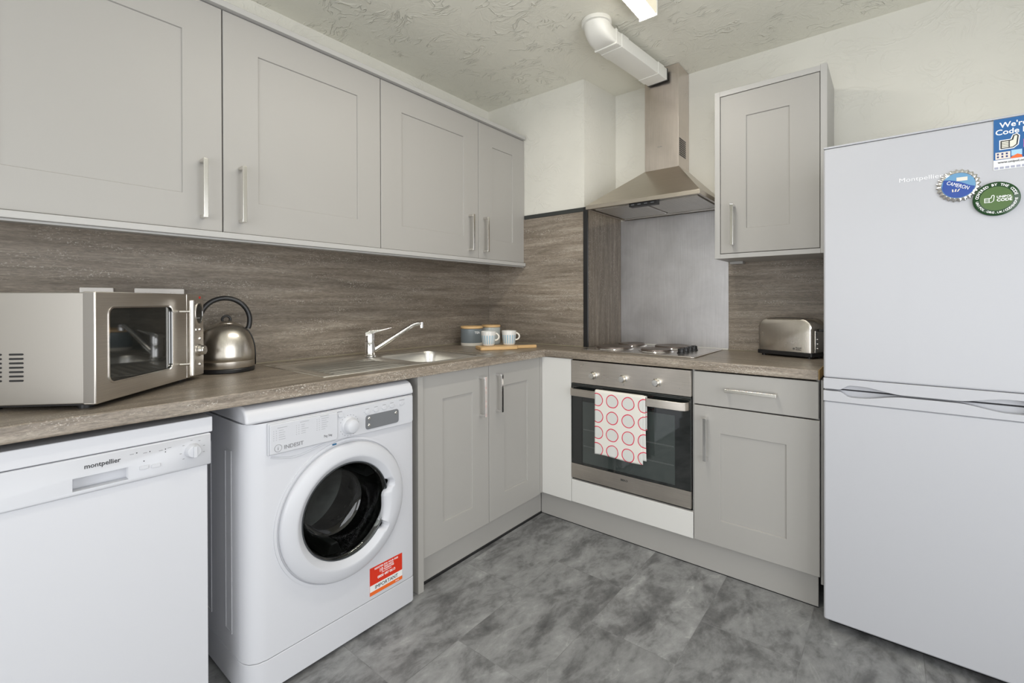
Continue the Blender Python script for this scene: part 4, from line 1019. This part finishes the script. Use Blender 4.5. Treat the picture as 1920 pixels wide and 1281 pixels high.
d0 = Vector((.167, .265, 0)).normalized(); bang = math.atan2(d0.y, d0.x)
t = thing('chopping_board', 'small pale wooden paddle board under the two mugs', 'board', (.394, -.505, ZT), bang)
bm = bmesh.new()
pts = [(0.006, 0), (.085, -.001), (.19, 0), (.203, .006), (.208, .020), (.212, .034), (.222, .040), (.318, .038), (.328, .044), (.330, .054), (.326, .062), (.316, .066), (.222, .070), (.212, .076), (.208, .092), (.203, .112), (.19, .118), (.006, .118), (0, .112), (0, .006)]
prism(bm, pts, .0004, .0165)
bd = obj('board', bm, M_WOOD, t, .003, 3)

def mug_mat():
    m, nt, b = nodes('striped_glaze')
    tc = N(nt, 'ShaderNodeTexCoord'); sp_ = N(nt, 'ShaderNodeSeparateXYZ'); nt.links.new(tc.outputs['Object'], sp_.inputs[0])
    a = math_(nt, 'ARCTAN2', sp_.outputs[1], sp_.outputs[0]); s = math_(nt, 'GREATER_THAN', math_(nt, 'SINE', math_(nt, 'MULTIPLY', a, 17)), -.1)
    z = math_(nt, 'MULTIPLY', math_(nt, 'GREATER_THAN', sp_.outputs[2], .009), math_(nt, 'LESS_THAN', sp_.outputs[2], .056))
    c = mixc(nt, math_(nt, 'MULTIPLY', s, z), (.70, .69, .66), (.33, .49, .60)); nt.links.new(c, b.inputs['Base Color']); b.inputs['Roughness'].default_value = .25
    return m
M_MUG = mug_mat()
def make_mug(label):
    t = thing('mug', label, 'mug', (0, 0, 0), 0, 'striped mugs on the board')
    bm = bmesh.new(); lathe(bm, [(0, .0), (.028, 0), (.031, .002), (.0335, .010), (.0385, .050), (.0405, .076), (.0400, .0775), (.0385, .076), (.0365, .050), (.031, .010), (.028, .005), (0, .005)], seg=48); obj('cup', bm, M_MUG, t, smooth=50)
    bm = bmesh.new(); pts = [(.0365+.0200*math.sin(q), 0, .047-.0185*math.cos(q)) for q in [PI*i/14 for i in range(15)]]
    pts = [(.034, 0, .0285)]+pts+[(.037, 0, .0655)]; tube(bm, pts, .0044, 12); obj('handle', bm, M_CERW, t)
    return t
mug = make_mug('blue-striped mug on the board, nearer the sink')
ZM = ZT+.0170
mug.location = (.354, -.402, ZM); mug.rotation_euler = (0, 0, math.radians(42))
m2 = mug.copy(); C.objects.link(m2)
for ch in mug.children:
    c_ = ch.copy(); C.objects.link(c_); c_.parent = m2
m2['label'] = 'blue-striped mug on the board, nearer the hob'
m2.location = (.414, -.300, ZM); m2.rotation_euler = (0, 0, math.radians(38))

# ------------------------------------------------------------------ toaster
t = thing('toaster', 'brushed steel two-slot toaster with black base beside the fridge', 'toaster', (1.55, .172, ZT), math.radians(-18))
M_TOA = brushed('toaster_steel', (.66, .62, .56), 'z', .26, .06)
TW, TD, TH = .238, .135, .175
bm = bmesh.new(); prism(bm, rrect(-.003, TW+.004, -.003, TD, .012), .008, .026); obj('base', bm, M_BLACK, t, .002)
for x in (.02, TW-.02):
    for y in (.02, TD-.03):
        bm = bmesh.new(); cyl(bm, (x, y, 0), (x, y, .0078), .01, 16); obj('foot', bm, M_BLACK, t)
# shell: profile arch in local xz, swept over depth with rounded shoulders
bm = bmesh.new(); rows = []
def arch(ins, dz):
    x0, x1, zt = ins, TW-ins, TH-dz; r = .045; out = [(x0, .0265)]
    for cx, a0 in ((x0+r, PI), (x1-r, PI/2)):
        for k in range(9):
            q = a0-PI/2*k/8; out.append((cx+r*math.cos(q), zt-r+r*math.sin(q)))
    out.append((x1, .0265)); return out
for y, ins, dz in ((0, .010, .010), (.004, .003, .003), (.012, 0, 0), (TD-.016, 0, 0), (TD-.008, .003, .003), (TD-.004, .010, .010)):
    rows.append([bm.verts.new((x, y, z)) for x, z in arch(ins, dz)])
for a, b_ in zip(rows, rows[1:]):
    for i in range(len(a)-1): bm.faces.new((a[i], a[i+1], b_[i+1], b_[i]))
bm.faces.new(rows[0][::-1]); bm.faces.new(rows[-1])
obj('shell', bm, M_TOA, t, smooth=40)
for y in (.036, .078): bb('slot', M_BLACK, t, .04, TW-.04, y, y+.02, TH-.003, TH+.0006, 0)
bb('end_plate', M_NICKEL, t, TW+.0002, TW+.0035, .022, TD-.026, .0265, TH-.052, .001)
bm = bmesh.new(); box(bm, TW+.0036, TW+.026, .048, .082, .118, .129); obj('lever', bm, M_BLACK, t, .002)
bm = bmesh.new(); tube(bm, [(TW+.004, .030, .115), (TW+.005, .024, .09), (TW+.005, .022, .05), (TW+.004, .022, .028)], .0022, 8); obj('trim_line', bm, M_BLACK, t)
bm = bmesh.new()
for z in (.085, .065, .045): lathe(bm, [(.0045, 0), (.0045, .0022), (0, .0026)], (0, 0, 0), 'z', 16)
for v in bm.verts: pass
bm.free(); bm = bmesh.new()
for z in (.085, .065, .045): cyl(bm, (TW+.0036, .042, z), (TW+.0060, .042, z), .0045, 16)
obj('button', bm, M_CHROME, t)
lettering('badge', t, M_TXTB, [('Russell', .0085, (.170, -.0003, .0425), dict(bold=9e-05)), ('Hobbs', .0085, (.170, -.0003, .0345), dict(bold=9e-05)), ('@', .010, (.157, -.0003, .038))])
